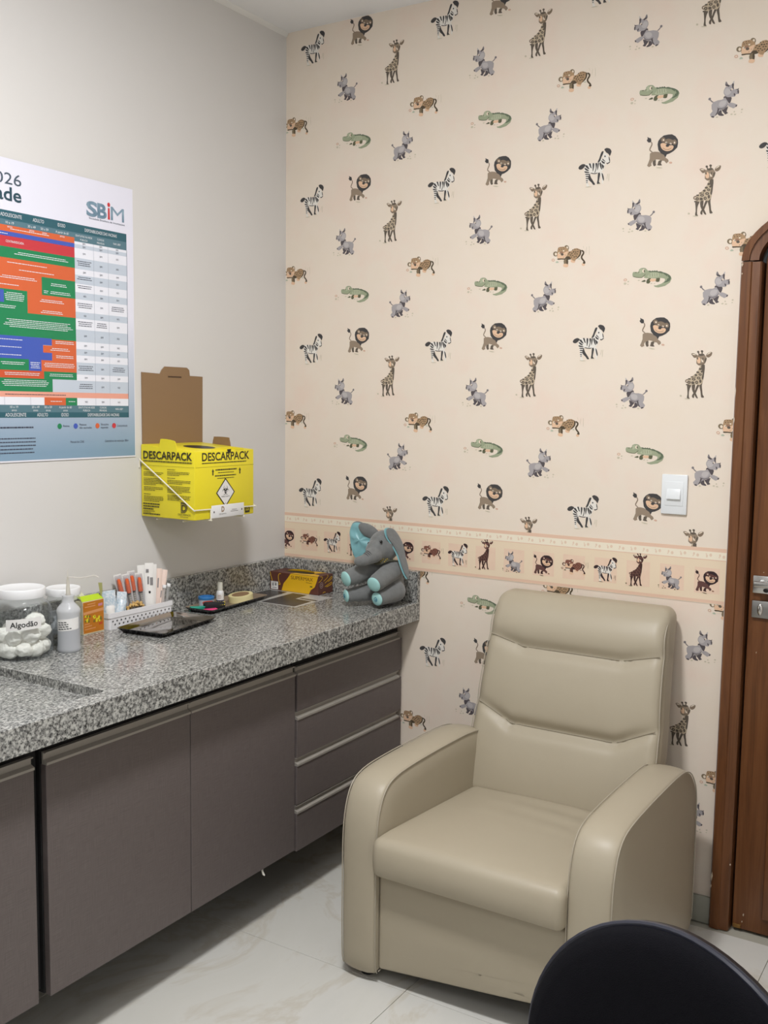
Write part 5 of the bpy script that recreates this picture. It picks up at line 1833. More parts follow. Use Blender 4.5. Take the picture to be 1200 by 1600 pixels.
rim_o = [(KX0, KY0), (KX1 - 0.006, KY0), (KX1 - 0.001, KY0 + 0.003), (KX1, KY0 + 0.008), (KX1, KY1), (KX0, KY1)]
rim_i = [(KX0 + 0.0022, KY0 + 0.0022), (KX1 - 0.007, KY0 + 0.0022), (KX1 - 0.003, KY0 + 0.0045), (KX1 - 0.0024, KY0 + 0.0085), (KX1 - 0.0024, KY1 - 0.0022), (KX0 + 0.0022, KY1 - 0.0022)]
vs = [(x, y, T + z) for z in (0.035, KH) for x, y in rim_o] + [(x, y, T + z) for z in (0.035, KH) for x, y in rim_i]
fs = []
for k in range(6):
    l = (k + 1) % 6
    fs += [(k, l, 6 + l, 6 + k), (12 + k, 18 + k, 18 + l, 12 + l), (6 + k, 6 + l, 18 + l, 18 + k), (k, 12 + k, 12 + l, l)]
q.add(vs, fs).build('basket_rim', M_BAS, bs, sharp=30)

M_SLEEVE = clear_mat('clear_sleeve', (240, 240, 242), 0.10, 0.12, (226, 226, 228))
M_WSLEEVE = mat('white_sleeve_paper', (228, 226, 222), 0.55)
M_PSLEEVE = mat('pinkish_sleeve_paper', (226, 204, 192), 0.55)
M_CAPO = mat('orange_needle_cap', (222, 96, 40), 0.4)
M_BARREL = mat('clear_grey_barrel', (150, 146, 136), 0.3)
M_GREYP = mat('grey_print', (128, 126, 126), 0.6)


def frame_of(base, top, wdir):
    a = (top - base).normalized()
    w = (wdir - a * wdir.dot(a)).normalized()
    n = w.cross(a)
    return Matrix(((w.x, n.x, a.x, base.x), (w.y, n.y, a.y, base.y), (w.z, n.z, a.z, base.z), (0, 0, 0, 1))), (top - base).length


WD_ = Vector((0.55, 0.84, 0))


def pouch_geo(M, L, w, t, mi=0):
    mb = MB(M)
    vs, fs = [], []
    for k in range(9):
        z = L * k / 8
        th = t * (0.12 + 0.88 * math.sin(PI * k / 8) ** 0.5)
        ww = w / 2 * (1.0 if k not in (0, 8) else 0.96)
        for x, y in ((-ww, 0), (-ww * 0.55, th), (0, th * 1.15), (ww * 0.55, th), (ww, 0), (ww * 0.55, -th * 0.6), (0, -th * 0.7), (-ww * 0.55, -th * 0.6)):
            vs.append((x, y, z))
    for k in range(8):
        for i in range(8):
            fs.append((k * 8 + i, k * 8 + (i + 1) % 8, k * 8 + 8 + (i + 1) % 8, k * 8 + 8 + i))
    fs += [tuple(range(8)), tuple(range(64, 72))]
    return mb.add(vs, fs, mi)


def syringe(base, top, label):
    base, top = Vector(base), Vector(top)
    M, L = frame_of(base, top, WD_)
    t = thing('packed_syringe', label, 'syringe', tuple(base), 'orange capped syringes standing in the basket')
    b = MB(M)
    b.lathe((0, 0, 0), [(0.0065, 0.0), (0.0065, 0.003), (0.0045, 0.004), (0.0045, L * 0.60), (0.003, L * 0.63), (0.0, L * 0.63)], seg=14)
    b.build('barrel', M_BARREL, t)
    b = MB(M)
    for k in range(9):
        z = L * (0.18 + 0.045 * k)
        b.box(-0.0022, 0.0030, 0.0044, 0.00485, z, z + 0.0016)
    b.build('graduations', mat('white_ticks', (206, 204, 198), 0.5), t, smooth=False)
    MB(M).lathe((0, 0, 0), [(0.0, L * 0.60), (0.0042, L * 0.61), (0.0046, L * 0.66), (0.0046, L * 0.655)], seg=12).build('plunger_seal', M_INK, t)
    MB(M).lathe((0, 0, 0), [(0.0045, L * 0.64), (0.0074, L * 0.66), (0.0066, L * 0.9), (0.005, L * 0.96), (0.0, L * 0.97)], seg=14).build('needle_cap', M_CAPO, t)
    pouch_geo(M @ Matrix.Translation((0, 0, -0.004)), L * 1.07, 0.021, 0.0078).build('clear_sleeve', M_SLEEVE, t, sharp=60)
    MB(M).box(-0.0115, 0.0115, -0.0068, -0.0062, -0.002, L * 1.06).build('paper_back', M_WSLEEVE, t)


zb = T + 0.004
for (yb, xb, yt, xt, h, lab) in ((-0.838, 0.046, -0.868, 0.034, 0.143, 'leftmost orange capped syringe leaning left in the basket'), (-0.820, 0.052, -0.842, 0.042, 0.142, 'second orange capped syringe from the left in the basket'),
                                 (-0.799, 0.046, -0.815, 0.036, 0.147, 'third orange capped syringe from the left in the basket'), (-0.779, 0.052, -0.790, 0.042, 0.139, 'fourth orange capped syringe, next to the tall white packs')):
    syringe((xb, yb, zb), (xt, yt, zb + h), lab)


def paper_pack(base, top, w, m, label, grp, prints):
    base, top = Vector(base), Vector(top)
    M, L = frame_of(base, top, WD_)
    t = thing('paper_pack', label, 'packet', tuple(base), grp)
    pouch_geo(M, L, w, 0.0030).build('pack_sleeve', m, t, sharp=60)
    b = MB(M)
    for (a0, a1, z0, z1) in prints:
        b.box(-a1 * w, -a0 * w, 0.0028, 0.0037, z0 * L, z1 * L)
    if prints:
        b.build('pack_print', M_GREYP, t, smooth=False)


G = 'tall sealed packs standing in the basket'
paper_pack((0.040, -0.762, zb), (0.028, -0.768, zb + 0.168), 0.024, M_WSLEEVE, 'tall white pack at the back, left of the printed one', G, ())
paper_pack((0.054, -0.757, zb), (0.044, -0.748, zb + 0.174), 0.028, M_WSLEEVE, 'tallest white pack with a black dot and bar code', G, ((0.08, 0.38, 0.83, 0.89), (-0.38, -0.05, 0.60, 0.74), (0.05, 0.25, 0.62, 0.76), (-0.1, 0.12, 0.46, 0.50)))
paper_pack((0.044, -0.738, zb), (0.035, -0.722, zb + 0.166), 0.023, M_WSLEEVE, 'tall white pack just right of the dotted pack', G, ((0.1, 0.3, 0.7, 0.85),))
paper_pack((0.050, -0.722, zb), (0.040, -0.699, zb + 0.150), 0.018, M_PSLEEVE, 'pinkish pack leaning right behind the white packs', G, ((0.05, 0.25, 0.6, 0.8),))
paper_pack((0.054, -0.717, zb), (0.046, -0.680, zb + 0.144), 0.017, M_PSLEEVE, 'pinkish pack leaning furthest right over the basket end', G, ((0.1, 0.3, 0.4, 0.55),))
b = MB()
b.ell((0.0525, -0.7545, zb + 0.083), (0.0030, 0.0030, 0.0040), nu=12, nv=8)
tag(b.build('round_sticker', M_INK), 'round black sticker on the tallest white pack', 'sticker')
M_STICK = clear_mat('clear_stick', (240, 240, 240), 0.42, 0.1, (226, 226, 224))
for (yb, yt, h, lab) in ((-0.712, -0.694, 0.098, 'left one of two short clear tubes at the basket end'), (-0.697, -0.675, 0.100, 'right one of two short clear tubes at the basket end')):
    M, L = frame_of(Vector((0.060, yb, zb)), Vector((0.056, yt, zb + h)), WD_)
    t = thing('clear_tube', lab, 'tube', (0.060, yb, zb), 'short clear tubes in the basket')
    MB(M).lathe((0, 0, 0), [(0.0, 0.0), (0.0048, 0.001), (0.0050, L * 0.9), (0.0, L * 0.9)], seg=12).build('tube_body', M_STICK, t)
    MB(M).box(-0.0055, 0.0055, -0.005, 0.005, L * 0.9, L, bev=0.001).build('tube_cap', M_LID, t)
M_SACH = mat('sachet_foil', (222, 225, 227), 0.35, var=(170, (166, 188, 202)))
Gs = 'small sachets at the left end of the basket'
for k, (b_, t_, w, lab) in enumerate((((0.040, -0.902, zb + 0.02), (0.032, -0.906, zb + 0.108), 0.040, 'pale blue sachet standing at the back left of the basket'),
                                      ((0.050, -0.876, zb + 0.02), (0.044, -0.862, zb + 0.100), 0.030, 'pale sachet leaning right behind the tan caps'),
                                      ((0.058, -0.898, zb + 0.02), (0.056, -0.868, zb + 0.076), 0.022, 'narrow tilted sachet in front at the basket left'),
                                      ((0.060, -0.922, zb + 0.02), (0.058, -0.922, zb + 0.068), 0.024, 'little white sachet at the very left end of the basket'))):
    M, L = frame_of(Vector(b_), Vector(t_), WD_)
    tag(pouch_geo(M, L, w, 0.004).build('sachet', M_SACH if k < 3 else M_WSLEEVE, sharp=50), lab, 'sachet', Gs)
M_TAN = mat('tan_rubber', (206, 170, 106), 0.55)
for k in range(14):
    y = -0.852 + 0.0052 * k
    x = 0.058 - 0.006 * (k % 2)
    z = T + 0.047 + 0.010 * math.sin(PI * k / 13) + 0.004 * (k % 3)
    R = Matrix.Rotation(k * 1.3, 3, 'X') @ Matrix.Rotation(k * 0.9, 3, 'Z')
    b = MB(Matrix.Translation((x, y, z)) @ R.to_4x4())
    b.lathe((0, 0, -0.005), [(0.0, 0.0), (0.0042, 0.0), (0.0050, 0.002), (0.0042, 0.0035), (0.0034, 0.010), (0.0, 0.010)], seg=10)
    tag(b.build('rubber_cap', M_TAN), 'little tan rubber cap in the heap inside the white basket', 'cap', 'tan caps heaped in the basket')

# ------------------------------------------------------------------ two shallow trays
M_TRAYB = mat('steel_dark_reflection', (20, 20, 23), 0.10, spec=0.6)  # black shell colour stands for the dark granite reflected in the steel
M_TRAYM = mat('dark_mirror_steel', (176, 173, 170), 0.05, metal=1.0)
M_STEEL = mat('steel_brown_reflection', (150, 134, 116), 0.3, metal=0.35)  # brown put into the colour for the lit wall's reflection on steel


def tray(name, label, c, ang, L, W, m_in, m_out):
    t = thing(name, label, 'tray', (c[0], c[1], T))
    d, w = Vector((math.cos(ang), math.sin(ang), 0)), Vector((-math.sin(ang), math.cos(ang), 0))
    c = Vector((c[0], c[1], T))

    def ring(ins, z, r):
        a, b_ = L / 2 - ins, W / 2 - ins
        pts = []
        for qx, qy, s in ((1, 1, 0), (-1, 1, 1), (-1, -1, 2), (1, -1, 3)):
            for k in range(5):
                th = (s + k / 4) * PI / 2
                pts.append(c + d * (qx * (a - r) + r * math.cos(th)) + w * (qy * (b_ - r) + r * math.sin(th)) + Z * z)
        return pts

    def skin(rings, caps):
        vs = [p for r_ in rings for p in r_]
        n = 20
        fs = []
        for i in range(len(rings) - 1):
            for k in range(n):
                fs.append((i * n + k, i * n + (k + 1) % n, (i + 1) * n + (k + 1) % n, (i + 1) * n + k))
        for i in caps:
            fs.append(tuple(range(i * n, i * n + n)))
        return MB().add(vs, fs)
    skin([ring(0.014, 0.0, 0.01), ring(0.002, 0.0125, 0.012), ring(0.0, 0.0145, 0.012), ring(0.0015, 0.0155, 0.012)], [0]).build('tray_shell', m_out, t, sharp=30, recalc=False)
    skin([ring(0.0015, 0.0155, 0.012), ring(0.004, 0.0135, 0.011), ring(0.0145, 0.002, 0.009), ring(0.016, 0.0016, 0.008)], [3]).build('tray_floor', m_in, t, sharp=30, recalc=False)
    return t


tray('shallow_tray', 'empty glossy mirror tray in front of the white basket', (0.1725, -0.800), math.radians(97.5), 0.274, 0.174, M_TRAYM, M_TRAYB)
tray('shallow_tray', 'steel tray holding tape, straps and a small bottle', (0.0965, -0.4375), math.radians(94.5), 0.325, 0.116, M_STEEL, M_TRAYB)
F = T + 0.0018
# masking tape roll, tilted on the tray edge
t = thing('masking_tape', 'cream roll of masking tape lying tilted in the steel tray', 'tape', (0.100, -0.372, F + 0.004))
M = Matrix.Translation((0.100, -0.372, F + 0.0045)) @ Matrix.Rotation(math.radians(7), 4, Vector((0.9, -0.4, 0)))
MB(M).lathe((0, 0, 0), [(0.030, 0.0), (0.0415, 0.0), (0.042, 0.0005), (0.042, 0.0215), (0.0415, 0.022), (0.030, 0.022)], seg=48).build('tape_winding', mat('cream_masking_tape', (220, 210, 160), 0.6), t, sharp=35)
MB(M).lathe((0, 0, 0), [(0.028, 0.0002), (0.0299, 0.0002), (0.0299, 0.0224), (0.028, 0.0224)], seg=40).build('card_core', M_KRAFT, t, sharp=35)
# dropper bottle
t = thing('dropper_bottle', 'small white bottle with tall cap standing in the steel tray', 'bottle', (0.062, -0.437, F))
MB().lathe((0.062, -0.437, F), [(0.0, 0.0), (0.0125, 0.0), (0.0132, 0.002), (0.0132, 0.036), (0.011, 0.043), (0.008, 0.046), (0.0, 0.046)], seg=24).build('bottle_body', M_LID, t)
MB().lathe((0.062, -0.437, F), [(0.0092, 0.046), (0.0090, 0.070), (0.0078, 0.073), (0.0, 0.073)], seg=20).build('bottle_cap', mat('offwhite_cap', (222, 220, 208), 0.4), t)
MB().lathe((0.062, -0.437, F), [(0.01335, 0.008), (0.01335, 0.033)], seg=24).build('bottle_label', M_PAPER_W, t, recalc=False)
b = MB()
b.lathe((0.062, -0.437, F), [(0.01345, 0.009), (0.01345, 0.0135)], seg=24)
b.build('label_band', mat('navy_print', (56, 58, 92), 0.5), t, recalc=False)
b = MB()
for z, n in ((0.0285, 5), (0.0235, 6), (0.0185, 5)):
    for k in range(n):
        a = -1.0 + (k - n / 2) * 0.17
        b.add([(0.062 + 0.01348 * math.cos(a + e), -0.437 + 0.01348 * math.sin(a + e), F + zz) for e, zz in ((0, z), (0.12, z), (0.12, z + 0.0022), (0, z + 0.0022))], [(0, 1, 2, 3)])
b.build('label_print', mat('rust_print', (150, 100, 80), 0.6), t, smooth=False, recalc=False)
# blue topped plaster roll
t = thing('plaster_roll', 'grey plaster roll with bright blue rim in the steel tray', 'roll', (0.066, -0.510, F))
PC = (0.066, -0.510, F)
MB().lathe(PC, [(0.0, 0.0), (0.0245, 0.0), (0.0255, 0.001), (0.0255, 0.029), (0.0, 0.029)], seg=36).build('roll_body', mat('grey_blue_card', (176, 182, 194), 0.5), t)
MB().lathe(PC, [(0.0262, 0.0275), (0.0268, 0.0285), (0.0268, 0.0355), (0.026, 0.0365), (0.0205, 0.0365), (0.0200, 0.0300), (0.0, 0.0300)], seg=36).build('blue_rim', mat('bright_blue_plastic', (58, 126, 190), 0.35), t)
b = MB()
vs = []
for k in range(13):
    a = -0.95 + 0.135 * (k - 3)
    hgt = 0.0075 * math.sqrt(max(0.0, 1 - ((k - 6) / 6) ** 2))
    vs += [(PC[0] + 0.0257 * math.cos(a), PC[1] + 0.0257 * math.sin(a), F + 0.0175 - hgt), (PC[0] + 0.0257 * math.cos(a), PC[1] + 0.0257 * math.sin(a), F + 0.0195 + hgt * 0.8)]
b.add(vs, [(2 * k, 2 * k + 2, 2 * k + 3, 2 * k + 1) for k in range(12)]).build('red_label', mat('red_print', (188, 72, 58), 0.5), t, recalc=False)
# straps
b = MB()
for k, (dz, da) in enumerate(((0.0, 0.0), (0.0042, 0.12), (0.0084, -0.05))):
    M = Matrix.Translation((0.082, -0.566, F + 0.0022 + dz)) @ Matrix.Rotation(1.0 + da, 4, 'Z')
    b.M = M
    b.rbox((0, 0, 0), (0.030 - 0.002 * k, 0.0095, 0.0020), 0.0018, (8, 3, 1), lambda q, u: (q[0], q[1] + 6 * q[0] * q[0], q[2]))
tag(b.build('folded_tourniquet', mat('teal_rubber', (40, 160, 138), 0.5), sharp=50), 'folded teal green rubber tourniquet at the tray end', 'tourniquet')
b = MB(Matrix.Translation((0.112, -0.520, F)) @ Matrix.Rotation(1.05, 4, 'Z'))
b.rbox((0, 0, 0.0125), (0.036, 0.013, 0.012), 0.008, (14, 4, 3), lambda q, u: (q[0], q[1] + 4 * q[0] * q[0], q[2] * (1 - 3.5 * q[0]) if q[0] > 0 else q[2]))
st = tag(b.build('rolled_strap', mat('black_webbing', (26, 26, 32), 0.8), sharp=60), 'rolled black strap with slanted yellow stripes in the tray', 'strap')
b = MB(Matrix.Translation((0.112, -0.520, F)) @ Matrix.Rotation(1.05, 4, 'Z'))
for k in range(5):
    x = 0.000 + 0.0068 * k
    h = 0.0248 * (1 - 3.5 * x)
    b.add([(x, -0.0125, h * 0.62), (x + 0.003, -0.0125, h * 0.62), (x + 0.009, 0.002, h * 0.97), (x + 0.006, 0.002, h * 1.0)], [(0, 1, 2, 3)])
    b.add([(x + 0.006, 0.002, h * 1.0 + 0.0006), (x + 0.009, 0.002, h * 0.97 + 0.0006), (x + 0.011, 0.010, h * 0.92), (x + 0.008, 0.010, h * 0.94)], [(0, 1, 2, 3)])
b.build('yellow_stripe', mat('yellow_stripe', (214, 196, 60), 0.6), st, smooth=False, recalc=False)
b = MB(Matrix.Translation((0.126, -0.556, F + 0.0005)) @ Matrix.Rotation(1.1, 4, 'Z'))
b.rbox((0, 0, 0.0045), (0.023, 0.010, 0.0042), 0.004, (10, 4, 2))
tag(b.build('pink_clip', mat('hot_pink_plastic', (222, 66, 128), 0.4), sharp=60), 'hot pink plastic clip at the front corner of the tray', 'clip')

# ------------------------------------------------------------------ plastic sleeve with black printed sheet
t = thing('document_sleeve', 'black and white printed sheet in clear sleeve before the glove box', 'document', (0.16, -0.23, T))
MB().box(0.0225, 0.304, -0.334, -0.1195, T, T + 0.0004).build('white_sheet', mat('sheet_white', (216, 216, 212), 0.35), t, smooth=False)
b = MB()
zz = T + 0.0006
b.flat([(0.0295, -0.270), (0.0295, -0.130), (0.113, -0.130), (0.119, -0.165), (0.132, -0.327), (0.0295, -0.327)], 'xy', zz)
b.flat([(0.150, -0.327), (0.142, -0.136), (0.207, -0.136), (0.214, -0.215), (0.288, -0.222), (0.294, -0.327)], 'xy', zz)
b.flat([(0.222, -0.190), (0.298, -0.196), (0.298, -0.210), (0.222, -0.204)], 'xy', zz)
b.build('black_panels', mat('black_panel_print', (40, 38, 38), 0.7, spec=0.15, var=(90, (54, 52, 50))), t, smooth=False, recalc=False)
MB().box(0.0222, 0.308, -0.3365, -0.1192, T + 0.0008, T + 0.0011).build('clear_cover', clear_mat('sleeve_film', (250, 250, 250), 0.01, 0.3, n=1.08), t, smooth=False)

# ------------------------------------------------------------------ glove box
GX0, GX1, GY0, GY1, GH = 0.0235, 0.2415, -0.1175, -0.0275, 0.0675
gb = thing('glove_box', 'brown and yellow box of disposable gloves in the worktop corner', 'box', (0.13, -0.07, T))
M_BRN = mat('brown_glove_card', (92, 52, 42), 0.42)
MB().box(GX0, GX1, GY0, GY1, T, T + GH, bev=0.001, seg=1).build('box_body', M_BRN, gb)
b = MB()
yf2 = GY0 - 0.0003
M_GYEL = mat('golden_yellow_print', (226, 178, 30), 0.42)
b.flat(cat_closed([(0.118, T + GH - 0.0006), (0.104, T + 0.048), (0.086, T + 0.028), (0.077, T + 0.0015), (0.14, T + 0.0012), (0.201, T + 0.0012), (0.209, T + 0.016), (0.226, T + 0.028), (0.236, T + 0.052), (0.2405, T + GH - 0.001)], 1), 'xz', yf2, 0)
zt = T + GH + 0.0003
b.flat([(0.118, GY0 + 0.0005), (0.2405, GY0 + 0.0005), (0.225, GY0 + 0.030), (0.19, GY0 + 0.040), (0.215, GY1 - 0.002), (0.165, GY1 - 0.002), (0.125, GY0 + 0.03)], 'xy', zt, 0)
b.build('yellow_print', M_GYEL, gb, smooth=False, recalc=False)


def ribbon(b, pts, w, mk, m=0):
    p = cat_open(pts, 5)
    for i in range(len(p) - 1):
        dx, dz = p[i + 1][0] - p[i][0], p[i + 1][1] - p[i][1]
        l = math.hypot(dx, dz) or 1
        nx, nz_ = -dz / l * w / 2, dx / l * w / 2
        b.add([mk(p[i][0] - nx, p[i][1] - nz_), mk(p[i + 1][0] - nx, p[i + 1][1] - nz_), mk(p[i + 1][0] + nx, p[i + 1][1] + nz_), mk(p[i][0] + nx, p[i][1] + nz_)], [(0, 1, 2, 3)], m)


b = MB()
fr = lambda x, z: (x, GY0 - 0.0004, T + z)
ribbon(b, [(0.0245, 0.064), (0.027, 0.053), (0.031, 0.042), (0.034, 0.033)], 0.0024, fr)
ribbon(b, [(0.074, 0.062), (0.066, 0.061), (0.062, 0.052), (0.064, 0.036), (0.071, 0.023), (0.062, 0.0235)], 0.0024, fr)
en = lambda y, z: (GX1 + 0.0004, GY0 + y, T + z)
for pts in ([(0.002, 0.046), (0.016, 0.052), (0.026, 0.062), (0.012, 0.066)], [(0.032, 0.047), (0.052, 0.056), (0.060, 0.064), (0.054, 0.0665)], [(0.040, 0.039), (0.068, 0.051), (0.082, 0.058), (0.084, 0.052), (0.060, 0.042)], [(0.040, 0.026), (0.066, 0.033), (0.082, 0.037), (0.080, 0.030), (0.050, 0.024)], [(0.028, 0.004), (0.034, 0.0075), (0.044, 0.006)]):
    ribbon(b, pts, 0.0024, en)
b.build('yellow_lines', M_GYEL, gb, smooth=False, recalc=False)
b = MB()
b.text('SUPERMAX', (0.120, GY0 - 0.0006, T + 0.0475), X, Z, 0.0130, 0.098, 'L', 0, 0.0)
b.flat([(0.187, T + 0.0405), (0.214, T + 0.0395), (0.214, T + 0.041), (0.187, T + 0.042)], 'xz', GY0 - 0.0006, 0)
b.flat([(0.205, T + 0.026), (0.216, T + 0.026), (0.216, T + 0.0305), (0.205, T + 0.0305)], 'xz', GY0 - 0.0006, 1)
b.build('box_lettering', [mat('brown_print', (92, 62, 24), 0.5), mat('green_print', (84, 104, 34), 0.5)], gb, smooth=False, recalc=False)
b = MB()
b.flat([(0.0285, T + 0.003), (0.061, T + 0.003), (0.061, T + 0.0315), (0.0285, T + 0.0315)], 'xz', GY0 - 0.0005, 0)
for x, z, w, h in ((0.034, 0.014, 0.007, 0.012), (0.046, 0.016, 0.008, 0.010), (0.033, 0.007, 0.022, 0.003), (0.034, 0.028, 0.020, 0.0015)):
    b.flat([(x, T + z), (x + w, T + z), (x + w, T + z + h), (x, T + z + h)], 'xz', GY0 - 0.0007, 1)
b.build('white_label', [M_PAPER_W, M_GREYP], gb, smooth=False, recalc=False)
b = MB()
for k in range(20):
    a0, a1 = 2 * PI * k / 20, 2 * PI * (k + 1) / 20
    b.add([en(0.019 + r * 0.0105 * math.cos(a), 0.034 + r * 0.0115 * math.sin(a)) for r, a in ((1, a0), (1, a1), (0.82, a1), (0.82, a0))], [(0, 1, 2, 3)])
    b.add([en(0.019 + r * 0.0055 * math.cos(a), 0.034 + r * 0.0060 * math.sin(a)) for r, a in ((1, a0), (1, a1), (0.6, a1), (0.6, a0))], [(0, 1, 2, 3)])
b.build('round_emblem', mat('emblem_grey', (172, 150, 146), 0.5), gb, smooth=False, recalc=False)
b = MB()
vs = [(0.133 + 0.062 * math.cos(k * PI / 14), (GY0 + GY1) / 2 - 0.004 + 0.022 * math.sin(k * PI / 14), T + GH + 0.0006) for k in range(28)]
b.add(vs, [tuple(range(28))]).build('dispensing_slot', M_DARK, gb, smooth=False, recalc=False)
b = MB()
for sy, h in ((1, 0.007),):
    vs, fs = [], []
    for k in range(13):
        a = PI * k / 12 + (0 if sy > 0 else PI)
        x, y = 0.133 + 0.062 * math.cos(a), (GY0 + GY1) / 2 - 0.004 + 0.022 * math.sin(a)
        vs += [(x, y, T + GH + 0.0007), (x, y - 0.002, T + GH + 0.0007 + h * math.sin(PI * k / 12))]
    fs = [(2 * k, 2 * k + 2, 2 * k + 3, 2 * k + 1) for k in range(12)]
    b.add(vs, fs)
b.build('raised_flap', M_GYEL, gb, recalc=False)

# ------------------------------------------------------------------ plush elephant
EO = Vector((0.490, -0.113, T))
ES = 1.07                                    # toy size
EA, ED = Vector((0.848, 0.53, 0)), Vector((0.53, -0.848, 0))


def E_(a, h, d):
    a = 0.048 + (a - 0.048) * ES
    return EO + EA * a + ED * d * ES + Z * (h * ES + 0.165 * (d * ES - 0.06))


el = thing('plush_elephant', 'grey plush elephant with teal ears sitting on the worktop corner', 'toy', (0.50, -0.09, T))
b = MB()


def blob(p, r, R=None):
    b.ell(p, tuple(ES * q for q in (r if isinstance(r, tuple) else (r, r, r))), nu=20, nv=14, R=R)


def limb(p0, p1, r0, r1, n=8):
    for k in range(n + 1):
        t_ = k / n
        blob(p0.lerp(p1, t_), r0 + (r1 - r0) * t_)


blob(E_(0.037, 0.078, 0.0), (0.051, 0.048, 0.066))
blob(E_(0.040, 0.060, 0.0), (0.052, 0.050, 0.052))
blob(E_(0.026, 0.118, 0.012), 0.041)
blob(E_(0.022, 0.196, 0.030), (0.050, 0.049, 0.050))
blob(E_(-0.002, 0.180, 0.054), (0.035, 0.035, 0.035))
tr = [(E_(-0.010, 0.166, 0.076), 0.0265), (E_(-0.022, 0.158, 0.092), 0.0215), (E_(-0.036, 0.149, 0.102), 0.0180), (E_(-0.048, 0.145, 0.105), 0.0165), (E_(-0.056, 0.144, 0.104), 0.0155)]
for (p, r), (p2, r2) in zip(tr[:-1], tr[1:]):
    limb(p, p2, r, r2, 4)
# limbs end in flat paws
paws = []
for p0, p1, r0, r1 in ((E_(0.050, 0.118, 0.035), E_(0.003, 0.081, 0.098), 0.032, 0.0275), (E_(-0.020, 0.120, 0.030), E_(-0.080, 0.095, 0.075), 0.032, 0.0275),
                       (E_(0.060, 0.050, 0.030), E_(0.014, 0.031, 0.082), 0.033, 0.0245), (E_(0.005, 0.052, 0.020), E_(-0.080, 0.037, 0.058), 0.031, 0.0225)):
    limb(p0, p1, r0, r1)
    paws.append((p1, (p1 - p0).normalized(), r1 * ES))
body = b.build('body', M_PLUSH, el, sharp=180)
md = body.modifiers.new('merge', 'REMESH')
md.mode = 'VOXEL'
md.voxel_size = 0.0028
md.use_smooth_shade = True
md = body.modifiers.new('soften', 'SMOOTH')
md.factor = 0.5
md.iterations = 7
M_TEAL = mat('teal_satin', (122, 172, 178), 0.32, spec=0.4, **{'Sheen Weight': 0.3})
M_AQUA = mat('aqua_plush', (160, 206, 204), 0.8)
M_STITCH = mat('blue_stitching', (62, 124, 146), 0.7)
for k, (p, d, r) in enumerate(paws):
    # pads face along the limb, the soles a little more to the front
    R = d.to_track_quat('Z', 'Y').to_matrix()
    b = MB()
    b.ell(p + d * (r * 0.76), (r * 0.88, r * 0.88, r * 0.27), nu=24, nv=12, R=R)
    pad = b.build('paw_pad', M_AQUA, el, sharp=180)
    if k >= 2:
        b = MB()
        for j in range(16):
            a0, a1 = 2 * PI * j / 16, 2 * PI * (j + 1) / 16
            q0, q1 = [p + d * (r * 1.02) + R @ Vector((0.006 * math.cos(a), 0.0075 * math.sin(a) * (1 if k == 2 else 0.9), 0)) for a in (a0, a1)]
            b.tube([q0, q1], 0.0012, seg=5)
        b.ell(p + d * (r * 1.015) + R @ Vector((0.001, -0.001, 0)), (0.0035, 0.0032, 0.0018), nu=10, nv=6, R=R)
        b.build('sole_embroidery', M_STITCH, pad)


def ear(name, outline, depth, nrm, thick, inset, fold=None):
    """padded ear: grey shell with a teal lining on the inner side; outline in (a, h) with depth(a, h)"""
    def shell(ol, off0, off1, m, nm, par):
        ol = cat_closed(ol, 4)
        ca, chh = sum(p[0] for p in ol) / len(ol), sum(p[1] for p in ol) / len(ol)
        n = len(ol)
        mb = MB()
        vs, fs = [], []
        layers = []
        for off, scs in ((off0, (0.0, 0.35, 0.65, 0.88, 0.97)), (off1, (0.97, 0.88, 0.65, 0.35, 0.0))):
            for sc in scs:
                bulge = (1 - sc ** 2)
                ring = []
                mid = (off0 + off1) / 2
                for a, h in ol:
                    aa, hh = ca + (a - ca) * sc, chh + (h - chh) * sc
                    o_ = mid + (off - mid) * (0.25 + 0.75 * bulge)
                    wr = (fold(aa, hh) if fold else 0.0) * (1 - sc ** 4)
                    ring.append(E_(aa, hh, depth(aa, hh)) + nrm * (o_ + wr))
                layers.append(ring)
        edge = [E_(a, h, depth(a, h)) + nrm * ((off0 + off1) / 2) for a, h in ol]
        layers = layers[:5] + [edge] + layers[5:]
        for r_ in layers:
            vs += r_
        for i in range(len(layers) - 1):
            for k in range(n):
                fs.append((i * n + k, i * n + (k + 1) % n, (i + 1) * n + (k + 1) % n, (i + 1) * n + k))
        return mb.add(vs, fs).build(nm, m, par, sharp=120)
    o = shell(outline, -thick, thick * 0.2, M_PLUSH, 'ear', el)
    ca, chh = sum(p[0] for p in outline) / len(outline), sum(p[1] for p in outline) / len(outline)
    shell([(ca + (a - ca) * inset, chh + (h - chh) * inset) for a, h in outline], thick * 0.1, thick * 0.75, M_TEAL, 'ear_lining', o)
    return o


# far ear: opens towards the room, its satin lining in view
ear('ear', [(-0.010, 0.218), (-0.022, 0.240), (-0.044, 0.268), (-0.066, 0.276), (-0.082, 0.270), (-0.091, 0.246), (-0.089, 0.215), (-0.083, 0.180), (-0.071, 0.155), (-0.052, 0.152), (-0.034, 0.170), (-0.018, 0.195)],
    lambda a, h: 0.028 + 0.25 * (a + 0.04) - 0.06, (ED * 0.92 - EA * 0.3).normalized(), 0.009, 0.95,
    lambda a, h: 0.0042 * math.sin(h * 150 + a * 90) + 0.002 * math.sin(h * 330 - a * 120))
# grey outside of the far ear folding over behind the head
b = MB()
b.ell(E_(-0.026, 0.243, -0.028), (0.044, 0.012, 0.022), nu=20, nv=12, R=Matrix((EA, ED, Z)).transposed() @ Matrix.Rotation(0.58, 3, 'Y'))
b.build('ear_fold', M_PLUSH, el, sharp=180)
